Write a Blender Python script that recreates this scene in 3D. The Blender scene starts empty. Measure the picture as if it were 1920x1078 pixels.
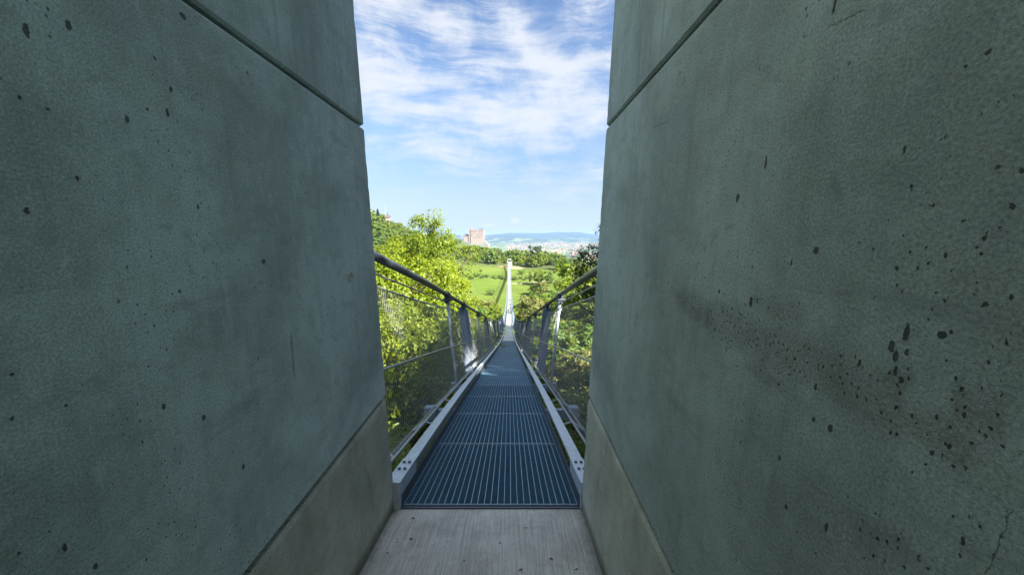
import bpy, math, random
import numpy as np
from mathutils import Vector, Matrix

R = math.radians
scene = bpy.context.scene
COL = scene.collection

# ------------------------------------------------------------------ camera, sky, sun, exposure
FPX, CX, CY = 710.0, 960.0, 539.0            # focal length and centre in photo pixels (1920 wide)
TH = math.atan(99 / FPX)                     # the camera looks down a little
CT, ST = math.cos(TH), math.sin(TH)
cam_d = bpy.data.cameras.new("camera")
cam_d.sensor_width = 36.0
cam_d.lens = FPX / 1920 * 36
cam_d.clip_start = 0.02
cam_d.clip_end = 40000
cam = bpy.data.objects.new("camera", cam_d)
COL.objects.link(cam)
cam.location = (0, 0, 0)
cam.rotation_euler = (math.pi / 2 - TH, 0, 0)
scene.camera = cam

SUN_EL, SUN_AZ = R(39), R(121)               # azimuth clockwise from +Y: from the right, slightly behind
SUN_DIR = Vector((math.sin(SUN_AZ) * math.cos(SUN_EL), math.cos(SUN_AZ) * math.cos(SUN_EL), math.sin(SUN_EL)))
sun_d = bpy.data.lights.new("sun", 'SUN')
sun_d.energy = 5.0
sun_d.angle = R(0.5)
sun_d.color = (1.0, 0.94, 0.84)
sun = bpy.data.objects.new("sun", sun_d)
COL.objects.link(sun)
sun.location = (50, -20, 60)
sun.rotation_euler = SUN_DIR.to_track_quat('Z', 'Y').to_euler()

scene.view_settings.view_transform = 'Standard'
scene.view_settings.look = 'None'
scene.view_settings.exposure = 2.25
scene.view_settings.gamma = 1.0
scene.view_settings.use_curve_mapping = False
scene.cycles.max_bounces = 8
scene.cycles.diffuse_bounces = 4
scene.cycles.transparent_max_bounces = 24
scene.cycles.use_denoising = True

SKY_STRENGTH = 0.05
CLOUD = 4.05                                   # cloud radiance before the strength


class NT:
    """small helper to wire shader nodes"""
    def __init__(self, tree):
        self.t = tree
        self.n = tree.nodes
        self.l = tree.links

    def node(self, typ, **kw):
        nd = self.n.new(typ)
        for k, v in kw.items():
            setattr(nd, k, v)
        return nd

    def set(self, sock, v):
        if hasattr(v, 'is_linked') or isinstance(v, bpy.types.NodeSocket):
            self.l.new(v, sock)
        else:
            sock.default_value = v

    def math(self, op, a, b=None, c=None, clamp=False):
        nd = self.node('ShaderNodeMath', operation=op, use_clamp=clamp)
        self.set(nd.inputs[0], a)
        if b is not None:
            self.set(nd.inputs[1], b)
        if c is not None:
            self.set(nd.inputs[2], c)
        return nd.outputs[0]

    def vmath(self, op, a, b=None):
        nd = self.node('ShaderNodeVectorMath', operation=op)
        self.set(nd.inputs[0], a)
        if b is not None:
            self.set(nd.inputs[1], b)
        return nd.outputs['Value'] if op in ('DOT_PRODUCT', 'LENGTH', 'DISTANCE') else nd.outputs[0]

    def noise(self, vec, scale, detail=4, rough=0.55, dist=0.0, out='Fac'):
        nd = self.node('ShaderNodeTexNoise')
        if vec is not None:
            self.l.new(vec, nd.inputs['Vector'])
        nd.inputs['Scale'].default_value = scale
        nd.inputs['Detail'].default_value = detail
        nd.inputs['Roughness'].default_value = rough
        nd.inputs['Distortion'].default_value = dist
        return nd.outputs[out]

    def ramp(self, fac, a, b, lo=0.0, hi=1.0, smooth=True):
        nd = self.node('ShaderNodeMapRange')
        if smooth:
            nd.interpolation_type = 'SMOOTHSTEP'
        self.set(nd.inputs['Value'], fac)
        nd.inputs['From Min'].default_value = a
        nd.inputs['From Max'].default_value = b
        nd.inputs['To Min'].default_value = lo
        nd.inputs['To Max'].default_value = hi
        return nd.outputs['Result']

    def mix(self, fac, a, b, mode='MIX'):
        nd = self.node('ShaderNodeMix', data_type='RGBA', blend_type=mode)
        self.set(nd.inputs[0], fac)
        self.set(nd.inputs[6], a if not isinstance(a, tuple) else (*a[:3], 1))
        self.set(nd.inputs[7], b if not isinstance(b, tuple) else (*b[:3], 1))
        return nd.outputs[2]

    def sep(self, v):
        nd = self.node('ShaderNodeSeparateXYZ')
        self.l.new(v, nd.inputs[0])
        return nd.outputs

    def comb(self, x, y, z):
        nd = self.node('ShaderNodeCombineXYZ')
        self.set(nd.inputs[0], x)
        self.set(nd.inputs[1], y)
        self.set(nd.inputs[2], z)
        return nd.outputs[0]


def ray(px, py):
    x, v = (px - CX) / FPX, (py - CY) / FPX
    return Vector((x, CT - v * ST, -ST - v * CT))


def at(px, py, Y):
    """the point seen at a photo pixel, Y metres in front"""
    d = ray(px, py)
    return d * (Y / d.y)


# ---- world: Nishita sky with thin cirrus laid out by direction
world = bpy.data.worlds.new("World")
scene.world = world
world.use_nodes = True
w = NT(world.node_tree)
for nd in list(w.n):
    w.n.remove(nd)
sky = w.node('ShaderNodeTexSky', sky_type='NISHITA')
sky.sun_disc = False
sky.sun_elevation = SUN_EL
sky.sun_rotation = SUN_AZ
sky.altitude = 300
sky.air_density = 1.0
sky.dust_density = 0.25
sky.ozone_density = 1.6
tc = w.node('ShaderNodeTexCoord')
gen = w.vmath('NORMALIZE', tc.outputs['Generated'])
sx, sy, sz = w.sep(gen)
az = w.math('ARCTAN2', sx, sy)
hyp = w.math('SQRT', w.math('ADD', w.math('MULTIPLY', sx, sx), w.math('MULTIPLY', sy, sy)))
el = w.math('ARCTAN2', sz, hyp)
# cirrus: long fibres drawn out down to the right, bent by a slow warp, in azimuth and elevation
ae = w.comb(az, el, 0.0)
warp = w.noise(ae, 3.2, 3, 0.5, 0.0, 'Color')
wv = w.node('ShaderNodeVectorMath', operation='MULTIPLY_ADD')
w.l.new(warp, wv.inputs[0])
wv.inputs[1].default_value = (0.12, 0.10, 0)
w.l.new(ae, wv.inputs[2])
mp = w.node('ShaderNodeMapping')
w.l.new(wv.outputs[0], mp.inputs[0])
mp.inputs['Rotation'].default_value = (0, 0, R(36))
mp.inputs['Scale'].default_value = (3.6, 25.0, 1)
mp3 = w.node('ShaderNodeMapping')
w.l.new(wv.outputs[0], mp3.inputs[0])
mp3.inputs['Location'].default_value = (3.1, 7.7, 0)
mp3.inputs['Rotation'].default_value = (0, 0, R(58))
mp3.inputs['Scale'].default_value = (4.0, 19.0, 1)
sel = w.ramp(w.math('ADD', az, w.math('MULTIPLY', w.noise(ae, 5.0, 2, 0.5), 0.5)), 0.20, 0.40)
sA = w.noise(mp.outputs[0], 1.0, 10, 0.64, 0.25)
sB = w.noise(mp3.outputs[0], 1.0, 10, 0.64, 0.25)
streak = w.math('ADD', w.math('MULTIPLY', sA, w.math('SUBTRACT', 1.0, sel)), w.math('MULTIPLY', sB, sel))
fluff = w.noise(wv.outputs[0], 11.0, 10, 0.62, 0.3)
fine = w.math('ADD', w.math('MULTIPLY', streak, 0.68), w.math('MULTIPLY', fluff, 0.32))
# where the cloud banks stand in the sky (azimuth, elevation, half-widths, tilt, weight)
def azel(px, py):
    d = ray(px, py)
    return math.atan2(d.x, d.y), math.atan2(d.z, math.hypot(d.x, d.y))
banks = [(925, 232, 105, 42, -8, .30), (1075, 165, 100, 34, 38, .26), (985, 75, 70, 26, 45, .26), (690, 75, 60, 90, 10, .30),
         (855, 60, 120, 34, 14, .22), (815, 158, 150, 22, 12, .22), (1110, 55, 45, 80, -20, .22), (720, 178, 60, 18, 20, .22),
         (825, 290, 70, 16, 12, .22), (1060, 235, 90, 40, 10, .2), (960, 330, 260, 14, 6, .13), (1100, 345, 60, 10, -25, .14),
         (900, 110, 140, 20, 18, .14), (1010, 370, 120, 14, 4, .10), (965, 272, 80, 10, 5, .15)]
bsum = None
for (px, py, hw, hh, tilt, wt) in banks:
    a0, e0 = azel(px, py)
    k = 1 / 710
    c, s = math.cos(R(tilt)), math.sin(R(tilt))
    da = w.math('SUBTRACT', az, a0)
    de = w.math('SUBTRACT', e0, el)
    u = w.math('ADD', w.math('MULTIPLY', da, c / (hw * k)), w.math('MULTIPLY', de, s / (hw * k)))
    v = w.math('ADD', w.math('MULTIPLY', da, -s / (hh * k)), w.math('MULTIPLY', de, c / (hh * k)))
    r2 = w.math('ADD', w.math('MULTIPLY', u, u), w.math('MULTIPLY', v, v))
    g = w.math('MULTIPLY', w.math('EXPONENT', w.math('MULTIPLY', r2, -0.75)), wt)
    bsum = g if bsum is None else w.math('ADD', bsum, g)
cirrus = w.ramp(w.math('ADD', fine, w.math('MULTIPLY', bsum, 0.42)), 0.475, 0.745, 0, 1)
# small puffs low over the horizon
puffs = None
for (px, py, hw, hh, wt) in [(966, 414, 9, 5, 1.0), (916, 422, 22, 4.5, .6), (1000, 421, 10, 4, .6), (1060, 419, 7, 4, .5), (866, 420, 9, 4, .5)]:
    a0, e0 = azel(px, py)
    u = w.math('MULTIPLY', w.math('SUBTRACT', az, a0), FPX / hw)
    v = w.math('MULTIPLY', w.math('SUBTRACT', el, e0), FPX / hh)
    r2 = w.math('ADD', w.math('MULTIPLY', u, u), w.math('MULTIPLY', v, v))
    g = w.math('MULTIPLY', w.math('EXPONENT', w.math('MULTIPLY', r2, -0.9)), wt)
    puffs = g if puffs is None else w.math('ADD', puffs, g)
pn = w.noise(gen, 160, 4, 0.6)
puffm = w.ramp(w.math('MULTIPLY', puffs, w.math('ADD', pn, 0.35)), 0.22, 0.6, 0, 0.8)
cover = w.math('MAXIMUM', w.math('MULTIPLY', cirrus, w.ramp(el, 0.02, 0.14)), puffm)
# a soft veil towards the horizon
veil = w.math('ADD', w.ramp(el, 0.55, 0.0, 0.0, 0.22), w.ramp(el, 0.20, 0.0, 0.0, 0.55))
hd = w.ramp(el, 0.0, 0.34, .56, 1.0)
hc = w.node('ShaderNodeCombineColor')
for i, f_ in enumerate((.78, .855, .94)):
    w.l.new(w.math('MULTIPLY', hd, f_), hc.inputs[i])
skyt = w.mix(1.0, sky.outputs[0], hc.outputs[0], 'MULTIPLY')
skyc = w.mix(veil, skyt, (CLOUD * .72, CLOUD * .88, CLOUD * 1.0))
# cloud white added to the unseen upper sky to make the light less blue
skyc = w.mix(w.ramp(el, 0.60, 0.95, 0, 0.55), skyc, (CLOUD * .9, CLOUD * .9, CLOUD * .88))
tot = w.mix(w.math('MULTIPLY', cover, 0.90), skyc, (CLOUD * 0.93, CLOUD * 0.98, CLOUD * 1.06))
bg = w.node('ShaderNodeBackground')
w.l.new(tot, bg.inputs['Color'])
bg.inputs['Strength'].default_value = SKY_STRENGTH
wo = w.node('ShaderNodeOutputWorld')
w.l.new(bg.outputs[0], wo.inputs['Surface'])

# ------------------------------------------------------------------ helpers: objects, meshes
rng = np.random.default_rng(7)
random.seed(7)


def tag(o, label=None, cat=None, group=None, kind=None):
    if label:
        o["label"] = label
    if cat:
        o["category"] = cat
    if group:
        o["group"] = group
    if kind:
        o["kind"] = kind
    return o


def empty(name, loc=(0, 0, 0)):
    o = bpy.data.objects.new(name, None)
    o.empty_display_size = 0.2
    COL.objects.link(o)
    o.location = loc
    return o


class MB:
    """collects shapes, then links them as one mesh object"""
    def __init__(self):
        self.v, self.f = [], []

    def add(self, vs, fs):
        b = len(self.v)
        self.v += [tuple(p) for p in vs]
        self.f += [tuple(i + b for i in f) for f in fs]
        return self

    def hexa(self, p):                         # 8 corners: 0-3 one end, 4-7 the other
        return self.add(p, [(3, 2, 1, 0), (4, 5, 6, 7), (0, 1, 5, 4), (1, 2, 6, 5), (2, 3, 7, 6), (3, 0, 4, 7)])

    def box(self, c, s, rz=0.0):
        c = Vector(c)
        hx, hy, hz = s[0] / 2, s[1] / 2, s[2] / 2
        m = Matrix.Rotation(rz, 3, 'Z')
        q = [(-hx, -hy), (hx, -hy), (hx, hy), (-hx, hy)]
        p = [c + m @ Vector((x, y, -hz)) for x, y in q] + [c + m @ Vector((x, y, hz)) for x, y in q]
        return self.hexa(p)

    def tube(self, pts, r, n=8, cap=True):
        pts = [Vector(p) for p in pts]
        rs = r if isinstance(r, (list, tuple)) else [r] * len(pts)
        b = len(self.v)
        up0 = None
        for i, p in enumerate(pts):
            t = (pts[min(i + 1, len(pts) - 1)] - pts[max(i - 1, 0)]).normalized()
            if up0 is None:
                up0 = Vector((0, 0, 1)) if abs(t.z) < .9 else Vector((1, 0, 0))
            a = t.cross(up0).normalized()
            up0 = a.cross(t).normalized()
            for k in range(n):
                an = 2 * math.pi * k / n
                self.v.append(tuple(p + (a * math.cos(an) + up0 * math.sin(an)) * rs[i]))
        for i in range(len(pts) - 1):
            for k in range(n):
                k2 = (k + 1) % n
                self.f.append((b + i * n + k, b + i * n + k2, b + (i + 1) * n + k2, b + (i + 1) * n + k))
        if cap:
            self.f.append(tuple(b + k for k in range(n))[::-1])
            e = b + (len(pts) - 1) * n
            self.f.append(tuple(e + k for k in range(n)))
        return self

    def strip(self, rows):                     # rows of profiles, all the same length, closed profile
        b, n = len(self.v), len(rows[0])
        for r_ in rows:
            self.v += [tuple(p) for p in r_]
        for i in range(len(rows) - 1):
            for k in range(n):
                k2 = (k + 1) % n
                self.f.append((b + i * n + k, b + i * n + k2, b + (i + 1) * n + k2, b + (i + 1) * n + k))
        self.f.append(tuple(b + k for k in range(n))[::-1])
        e = b + (len(rows) - 1) * n
        self.f.append(tuple(e + k for k in range(n)))
        return self

    def build(self, name, mat, parent=None, smooth=False, origin=None):
        me = bpy.data.meshes.new(name)
        o_ = Vector(origin) if origin is not None else (parent.location.copy() if parent else Vector((0, 0, 0)))
        if parent and origin is None and parent.parent:
            o_ = parent.matrix_world.translation.copy()
        me.from_pydata([tuple(Vector(p) - o_) for p in self.v], [], self.f)
        if mat:
            me.materials.append(mat)
        if smooth:
            me.shade_smooth()
        me.update()
        o = bpy.data.objects.new(name, me)
        COL.objects.link(o)
        if parent:
            o.parent = parent
        else:
            o.location = o_
        return o


def np_mesh(name, v, quads, mat, smooth=False):
    me = bpy.data.meshes.new(name)
    v = np.asarray(v, np.float32)
    q = np.asarray(quads, np.int32)
    k = q.shape[1]
    me.vertices.add(len(v))
    me.vertices.foreach_set("co", v.ravel())
    me.loops.add(q.size)
    me.loops.foreach_set("vertex_index", q.ravel())
    me.polygons.add(len(q))
    me.polygons.foreach_set("loop_start", np.arange(0, q.size, k, dtype=np.int32))
    me.polygons.foreach_set("loop_total", np.full(len(q), k, np.int32))
    me.update(calc_edges=True)
    me.validate()
    if mat:
        me.materials.append(mat)
    if smooth:
        me.shade_smooth()
    return me


def link(name, me, parent=None, loc=(0, 0, 0)):
    o = bpy.data.objects.new(name, me)
    COL.objects.link(o)
    o.location = loc
    if parent:
        o.parent = parent
    return o


def copy_tree(o, parent=None):
    c = o.copy()
    COL.objects.link(c)
    c.parent = parent
    for ch in o.children:
        copy_tree(ch, c)
    return c


# ------------------------------------------------------------------ materials
def mat_new(name):
    m = bpy.data.materials.new(name)
    m.use_nodes = True
    t = NT(m.node_tree)
    for nd in list(t.n):
        if nd.type != 'OUTPUT_MATERIAL':
            t.n.remove(nd)
    out = [nd for nd in t.n if nd.type == 'OUTPUT_MATERIAL'][0]
    return m, t, out


def principled(t, out, color, rough=0.6, metal=0.0, spec=0.5, bump=None, bump_d=0.01, bump_s=1.0):
    p = t.node('ShaderNodeBsdfPrincipled')
    t.set(p.inputs['Base Color'], (*color[:3], 1) if isinstance(color, tuple) else color)
    t.set(p.inputs['Roughness'], rough)
    t.set(p.inputs['Metallic'], metal)
    p.inputs['Specular IOR Level'].default_value = spec
    if bump is not None:
        b = t.node('ShaderNodeBump')
        b.inputs['Distance'].default_value = bump_d
        b.inputs['Strength'].default_value = bump_s
        t.l.new(bump, b.inputs['Height'])
        t.l.new(b.outputs[0], p.inputs['Normal'])
    t.l.new(p.outputs[0], out.inputs['Surface'])
    return p


def simple(name, color, rough=0.6, metal=0.0, var=0.15, scale=6.0, spec=0.5):
    m, t, out = mat_new(name)
    tcn = t.node('ShaderNodeTexCoord').outputs['Object']
    n = t.noise(tcn, scale, 5, 0.6)
    c = t.mix(n, tuple(x * (1 - var) for x in color), tuple(min(1, x * (1 + var)) for x in color))
    principled(t, out, c, rough, metal, spec)
    return m


def concrete(name, base, warm, spots=(), smears=(), lines=(), grain=1.0, streak=1.0, axis='YZ', holes=1.0):
    """cast concrete: mottling, run-off streaks, sand grain, blow holes, own marks (wall-plane metres)"""
    m, t, out = mat_new(name)
    P = t.node('ShaderNodeNewGeometry').outputs['Position']
    x, y, z = t.sep(P)
    uv = t.comb(y, z, 0.0) if axis == 'YZ' else t.comb(x, y, 0.0)
    n1 = t.noise(uv, 1.6, 5, 0.6, 0.4)
    n2 = t.noise(uv, 7.0, 5, 0.62)
    mpv = t.node('ShaderNodeMapping')
    t.l.new(uv, mpv.inputs[0])
    mpv.inputs['Scale'].default_value = (16, 1.0, 1) if axis == 'YZ' else (70, 1.6, 1)
    n3 = t.noise(mpv.outputs[0], 1.6, 5, 0.65, 0.3)
    g1 = t.noise(uv, 190, 4, 0.8)
    g2 = t.noise(uv, 900, 2, 0.7)
    col = t.mix(t.ramp(n1, 0.32, 0.68), tuple(c * 0.72 for c in base), tuple(c * 1.18 for c in base))
    col = t.mix(t.ramp(n2, 0.45, 0.75, 0, 0.35), col, warm)
    col = t.mix(t.ramp(n3, 0.50, 0.74 if axis == 'YZ' else 0.60, 0, 0.30 * streak), col, tuple(c * 0.52 for c in base))
    col = t.mix(t.ramp(n3, 0.48, 0.28 if axis == 'YZ' else 0.40, 0, 0.22 * streak), col, tuple(min(1, c * 1.5) for c in base))
    gr = t.math('ADD', t.math('MULTIPLY', g1, 0.6), t.math('MULTIPLY', g2, 0.4))
    gv = t.ramp(gr, 0.36, 0.64, 1 - 0.60 * grain, 1 + 0.50 * grain, False)
    gc = t.node('ShaderNodeCombineColor')
    for i in range(3):
        t.l.new(gv, gc.inputs[i])
    col = t.mix(1.0, col, gc.outputs[0], 'MULTIPLY')
    n5 = t.noise(uv, 19, 5, 0.7, 0.6)
    col = t.mix(t.ramp(n5, 0.52, 0.72, 0, 0.42), col, tuple(c * 0.50 for c in base))
    col = t.mix(t.ramp(n5, 0.46, 0.30, 0, 0.30), col, tuple(min(1, c * 1.35) for c in base))
    mpd = t.node('ShaderNodeMapping')          # slanting rub marks of the formwork
    t.l.new(uv, mpd.inputs[0])
    mpd.inputs['Rotation'].default_value = (0, 0, R(38))
    mpd.inputs['Scale'].default_value = (1.4, 9.0, 1)
    n6 = t.noise(mpd.outputs[0], 1.3, 5, 0.65)
    col = t.mix(t.ramp(n6, 0.54, 0.74, 0, 0.40), col, tuple(c * 0.50 for c in base))
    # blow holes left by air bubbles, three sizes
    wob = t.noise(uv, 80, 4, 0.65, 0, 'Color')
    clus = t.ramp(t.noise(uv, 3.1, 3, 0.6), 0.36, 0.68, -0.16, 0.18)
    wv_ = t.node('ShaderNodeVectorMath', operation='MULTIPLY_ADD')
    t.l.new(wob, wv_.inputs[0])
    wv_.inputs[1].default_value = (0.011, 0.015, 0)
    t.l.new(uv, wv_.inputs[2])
    rough_noise = t.math('ADD', t.math('MULTIPLY', t.noise(uv, 22, 5, 0.7), .55), t.math('MULTIPLY', t.noise(uv, 150, 4, 0.75), .45))
    dirt = None
    for (a, b, a2, b2, wd, amt) in smears:     # rough, pitted, dirty patches along a line
        dx, dy = a2 - a, b2 - b
        L = math.hypot(dx, dy)
        ux, uy = dx / L, dy / L
        q = t.vmath('SUBTRACT', uv, (a, b, 0))
        along = t.vmath('DOT_PRODUCT', q, (ux / L, uy / L, 0))
        off = t.vmath('DOT_PRODUCT', q, (-uy / wd, ux / wd, 0))
        ends = t.math('MULTIPLY', t.ramp(along, -0.25, 0.2), t.ramp(along, 1.25, 0.8))
        core = t.math('MULTIPLY', ends, t.ramp(t.math('ABSOLUTE', off), 1.4, 0.0))
        mk = t.math('MULTIPLY', t.ramp(t.math('MULTIPLY', core, rough_noise), 0.20, 0.62), amt)
        dirt = mk if dirt is None else t.math('MAXIMUM', dirt, mk)
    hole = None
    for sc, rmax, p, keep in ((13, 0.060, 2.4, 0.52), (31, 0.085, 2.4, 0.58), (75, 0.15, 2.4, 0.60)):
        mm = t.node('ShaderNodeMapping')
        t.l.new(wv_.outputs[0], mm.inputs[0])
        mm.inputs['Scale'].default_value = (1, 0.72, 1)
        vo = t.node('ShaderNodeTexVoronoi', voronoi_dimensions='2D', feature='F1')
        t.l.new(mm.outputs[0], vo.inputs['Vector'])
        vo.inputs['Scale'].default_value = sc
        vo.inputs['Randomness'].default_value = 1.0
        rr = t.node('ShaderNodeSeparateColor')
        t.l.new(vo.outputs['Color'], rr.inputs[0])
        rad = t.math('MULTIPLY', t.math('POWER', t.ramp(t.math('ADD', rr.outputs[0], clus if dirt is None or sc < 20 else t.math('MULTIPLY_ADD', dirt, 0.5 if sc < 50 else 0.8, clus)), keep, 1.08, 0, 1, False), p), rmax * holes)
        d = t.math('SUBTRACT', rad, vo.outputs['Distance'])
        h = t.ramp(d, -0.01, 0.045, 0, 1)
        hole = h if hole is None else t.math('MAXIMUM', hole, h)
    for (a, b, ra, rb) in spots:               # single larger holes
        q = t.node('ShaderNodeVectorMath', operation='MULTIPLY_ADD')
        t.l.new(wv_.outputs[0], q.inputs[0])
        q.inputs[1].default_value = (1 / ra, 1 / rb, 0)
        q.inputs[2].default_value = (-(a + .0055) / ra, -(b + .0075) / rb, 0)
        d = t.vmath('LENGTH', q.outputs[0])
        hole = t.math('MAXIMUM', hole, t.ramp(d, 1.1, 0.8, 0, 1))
    crack = None
    for (a, b, a2, b2, wd) in lines:           # hairline cracks and scratches
        dx, dy = a2 - a, b2 - b
        L = math.hypot(dx, dy)
        ux, uy = dx / L, dy / L
        q = t.vmath('SUBTRACT', wv_.outputs[0], (a + .0055, b + .0075, 0))
        along = t.vmath('DOT_PRODUCT', q, (ux / L, uy / L, 0))
        off = t.math('ABSOLUTE', t.vmath('DOT_PRODUCT', q, (-uy / wd, ux / wd, 0)))
        ends = t.math('MULTIPLY', t.ramp(along, -0.02, 0.04), t.ramp(along, 1.02, 0.96))
        mk = t.math('MULTIPLY', ends, t.ramp(off, 1.0, 0.2))
        mk = t.math('MULTIPLY', mk, t.ramp(n2, 0.35, 0.60, 0.0, 0.45))
        crack = mk if crack is None else t.math('MAXIMUM', crack, mk)
    if dirt is not None:
        col = t.mix(t.math('MULTIPLY', dirt, 0.50), col, (0.13, 0.10, 0.075))
    if name.startswith('footing'):             # dirt and moss splashed up from the floor
        foot = t.math('SUBTRACT', z, t.math('MULTIPLY_ADD', y, -RAMP, FLOOR + RAMP * YE))
        fm = t.ramp(t.math('SUBTRACT', foot, t.math('MULTIPLY', rough_noise, .16)), 0.03, -0.06, 0, .7)
        col = t.mix(fm, col, (0.085, 0.075, 0.045))
    if axis == 'XY':                           # grit gathered along the foot of the walls
        ed = t.math('ABSOLUTE', t.math('ADD', x, .169))
        fm = t.ramp(t.math('ADD', ed, t.math('MULTIPLY', rough_noise, .16)), .66, .76, 0, .65)
        col = t.mix(fm, col, (0.12, 0.105, 0.075))
    if crack is not None:
        col = t.mix(crack, col, (0.045, 0.045, 0.04))
    col = t.mix(t.math('MULTIPLY', hole, 0.82), col, (0.018, 0.014, 0.012))  # shade inside the holes painted on as near-black colour
    hgt = t.math('ADD', t.math('MULTIPLY', gr, 0.26 if axis == 'YZ' else 0.5), t.math('MULTIPLY', n2 if axis == 'YZ' else n3, 0.30))
    hgt = t.math('SUBTRACT', hgt, hole)
    if dirt is not None:
        hgt = t.math('ADD', hgt, t.math('MULTIPLY', t.math('MULTIPLY', dirt, rough_noise), -0.8))
    if crack is not None:
        hgt = t.math('SUBTRACT', hgt, t.math('MULTIPLY', crack, 0.5))
    principled(t, out, col, t.ramp(n2, 0.3, 0.7, 0.62, 0.88), 0, 0.35, hgt, 0.006, 0.8)
    return m


def steel(name, color, rough=0.42, metal=0.75, scale=14.0):
    m, t, out = mat_new(name)
    P = t.node('ShaderNodeTexCoord').outputs['Object']
    n = t.noise(P, scale, 6, 0.7)
    vo = t.node('ShaderNodeTexVoronoi')
    t.l.new(P, vo.inputs['Vector'])
    vo.inputs['Scale'].default_value = scale * 4
    c = t.mix(t.ramp(n, 0.3, 0.7), tuple(x * .80 for x in color), tuple(min(1, x * 1.12) for x in color))
    c = t.mix(t.math('MULTIPLY', vo.outputs['Distance'], 0.25), c, tuple(x * .7 for x in color))
    principled(t, out, c, t.ramp(n, 0.25, 0.75, rough - .1, rough + .15), metal, 0.5, n, 0.001, 0.4)
    return m


def rope_mat(name, color, rough, metal, twist):
    m, t, out = mat_new(name)
    P = t.node('ShaderNodeTexCoord').outputs['Object']
    x, y, z = t.sep(P)
    wv_ = t.node('ShaderNodeTexWave', wave_type='BANDS', bands_direction='DIAGONAL')
    t.l.new(P, wv_.inputs['Vector'])
    wv_.inputs['Scale'].default_value = twist
    c = t.mix(wv_.outputs['Fac'], tuple(v * .7 for v in color), color)
    principled(t, out, c, rough, metal, 0.5, wv_.outputs['Fac'], 0.003, 0.5)
    return m


def pierced(name, color, opening, sx_, sy_, metal=0.6, rough=0.45, diag=False):
    """woven or welded wire seen from far: real gaps by a transparent pattern in the sheet's own UV (metres)"""
    m, t, out = mat_new(name)
    uvn = t.node('ShaderNodeUVMap').outputs[0]
    u, v, _ = t.sep(uvn)
    if diag:
        a = t.math('ADD', t.math('MULTIPLY', u, 1 / sx_), t.math('MULTIPLY', v, 1 / sy_))
        b = t.math('SUBTRACT', t.math('MULTIPLY', u, 1 / sx_), t.math('MULTIPLY', v, 1 / sy_))
    else:
        a = t.math('MULTIPLY', u, 1 / sx_)
        b = t.math('MULTIPLY', v, 1 / sy_)
    fa = t.math('GREATER_THAN', t.math('FRACT', a), opening)
    fb = t.math('GREATER_THAN', t.math('FRACT', b), opening)
    solid = t.math('MAXIMUM', fa, fb)
    p = t.node('ShaderNodeBsdfPrincipled')
    p.inputs['Base Color'].default_value = (*color, 1)
    p.inputs['Metallic'].default_value = metal
    p.inputs['Roughness'].default_value = rough
    tr = t.node('ShaderNodeBsdfTransparent')
    mx = t.node('ShaderNodeMixShader')
    t.l.new(solid, mx.inputs[0])
    t.l.new(tr.outputs[0], mx.inputs[1])
    t.l.new(p.outputs[0], mx.inputs[2])
    t.l.new(mx.outputs[0], out.inputs['Surface'])
    return m


def leaf_mat(name, c1, c2, c3, trans=0.38):
    """leaves: colour varies leaf by leaf and tree by tree"""
    m, t, out = mat_new(name)
    geo = t.node('ShaderNodeNewGeometry')
    oi = t.node('ShaderNodeObjectInfo')
    c = t.mix(oi.outputs['Random'], c1, c2)
    c = t.mix(t.ramp(geo.outputs['Random Per Island'], 0.15, 1.0, 0, 0.75), c, c3)
    val = t.ramp(geo.outputs['Random Per Island'], 0.0, 1.0, 0.75, 1.25, False)
    gc = t.node('ShaderNodeCombineColor')
    for i in range(3):
        t.l.new(val, gc.inputs[i])
    c = t.mix(1.0, c, gc.outputs[0], 'MULTIPLY')
    p = t.node('ShaderNodeBsdfPrincipled')
    t.l.new(c, p.inputs['Base Color'])
    p.inputs['Roughness'].default_value = 0.5
    p.inputs['Specular IOR Level'].default_value = 0.35
    tl = t.node('ShaderNodeBsdfTranslucent')
    tc2 = t.mix(1.0, c, (1.5, 1.35, 0.6), 'MULTIPLY')
    t.l.new(tc2, tl.inputs['Color'])
    mx = t.node('ShaderNodeMixShader')
    mx.inputs[0].default_value = trans
    t.l.new(p.outputs[0], mx.inputs[1])
    t.l.new(tl.outputs[0], mx.inputs[2])
    t.l.new(mx.outputs[0], out.inputs['Surface'])
    return m


M = {}
M['galv'] = steel('galvanised steel', (0.60, 0.67, 0.73), 0.42, 0.35)
M['grate'] = steel('grating steel', (0.13, 0.31, 0.46), 0.40, 0.35, 20)
M['bar'] = steel('grating bar steel', (0.33, 0.45, 0.56), 0.38, 0.4, 20)
M['dark_steel'] = steel('dark painted steel', (0.10, 0.125, 0.16), 0.45, 0.3)
M['post'] = steel('hanger plate steel', (0.24, 0.32, 0.43), 0.5, 0.25)
M['cable'] = rope_mat('locked coil cable', (0.055, 0.065, 0.095), 0.36, 0.35, 9)
M['wire'] = rope_mat('wire rope', (0.42, 0.44, 0.47), 0.35, 0.75, 60)
M['mesh_wire'] = simple('mesh wire', (0.42, 0.44, 0.46), 0.4, 0.5, 0.1)
M['far_mesh'] = pierced('wire mesh', (0.42, 0.45, 0.50), 0.962, 0.07, 0.12, 0.3, 0.5, True)
M['far_grate'] = pierced('far grating', (0.80, 0.80, 0.82), 0.55, 0.047, 0.036, 0.4, 0.5)  # sunlit white of the far deck put into the steel colour
M['bark'] = simple('bark', (0.10, 0.075, 0.055), 0.9, 0, 0.4, 9)
M['leaf_bright'] = leaf_mat('bright spring leaves', (0.168, 0.240, 0.014), (0.125, 0.208, 0.018), (0.225, 0.265, 0.022), 0.50)
M['leaf_mid'] = leaf_mat('mixed wood leaves', (0.090, 0.185, 0.026), (0.170, 0.220, 0.045), (0.160, 0.235, 0.04), 0.45)
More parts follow.
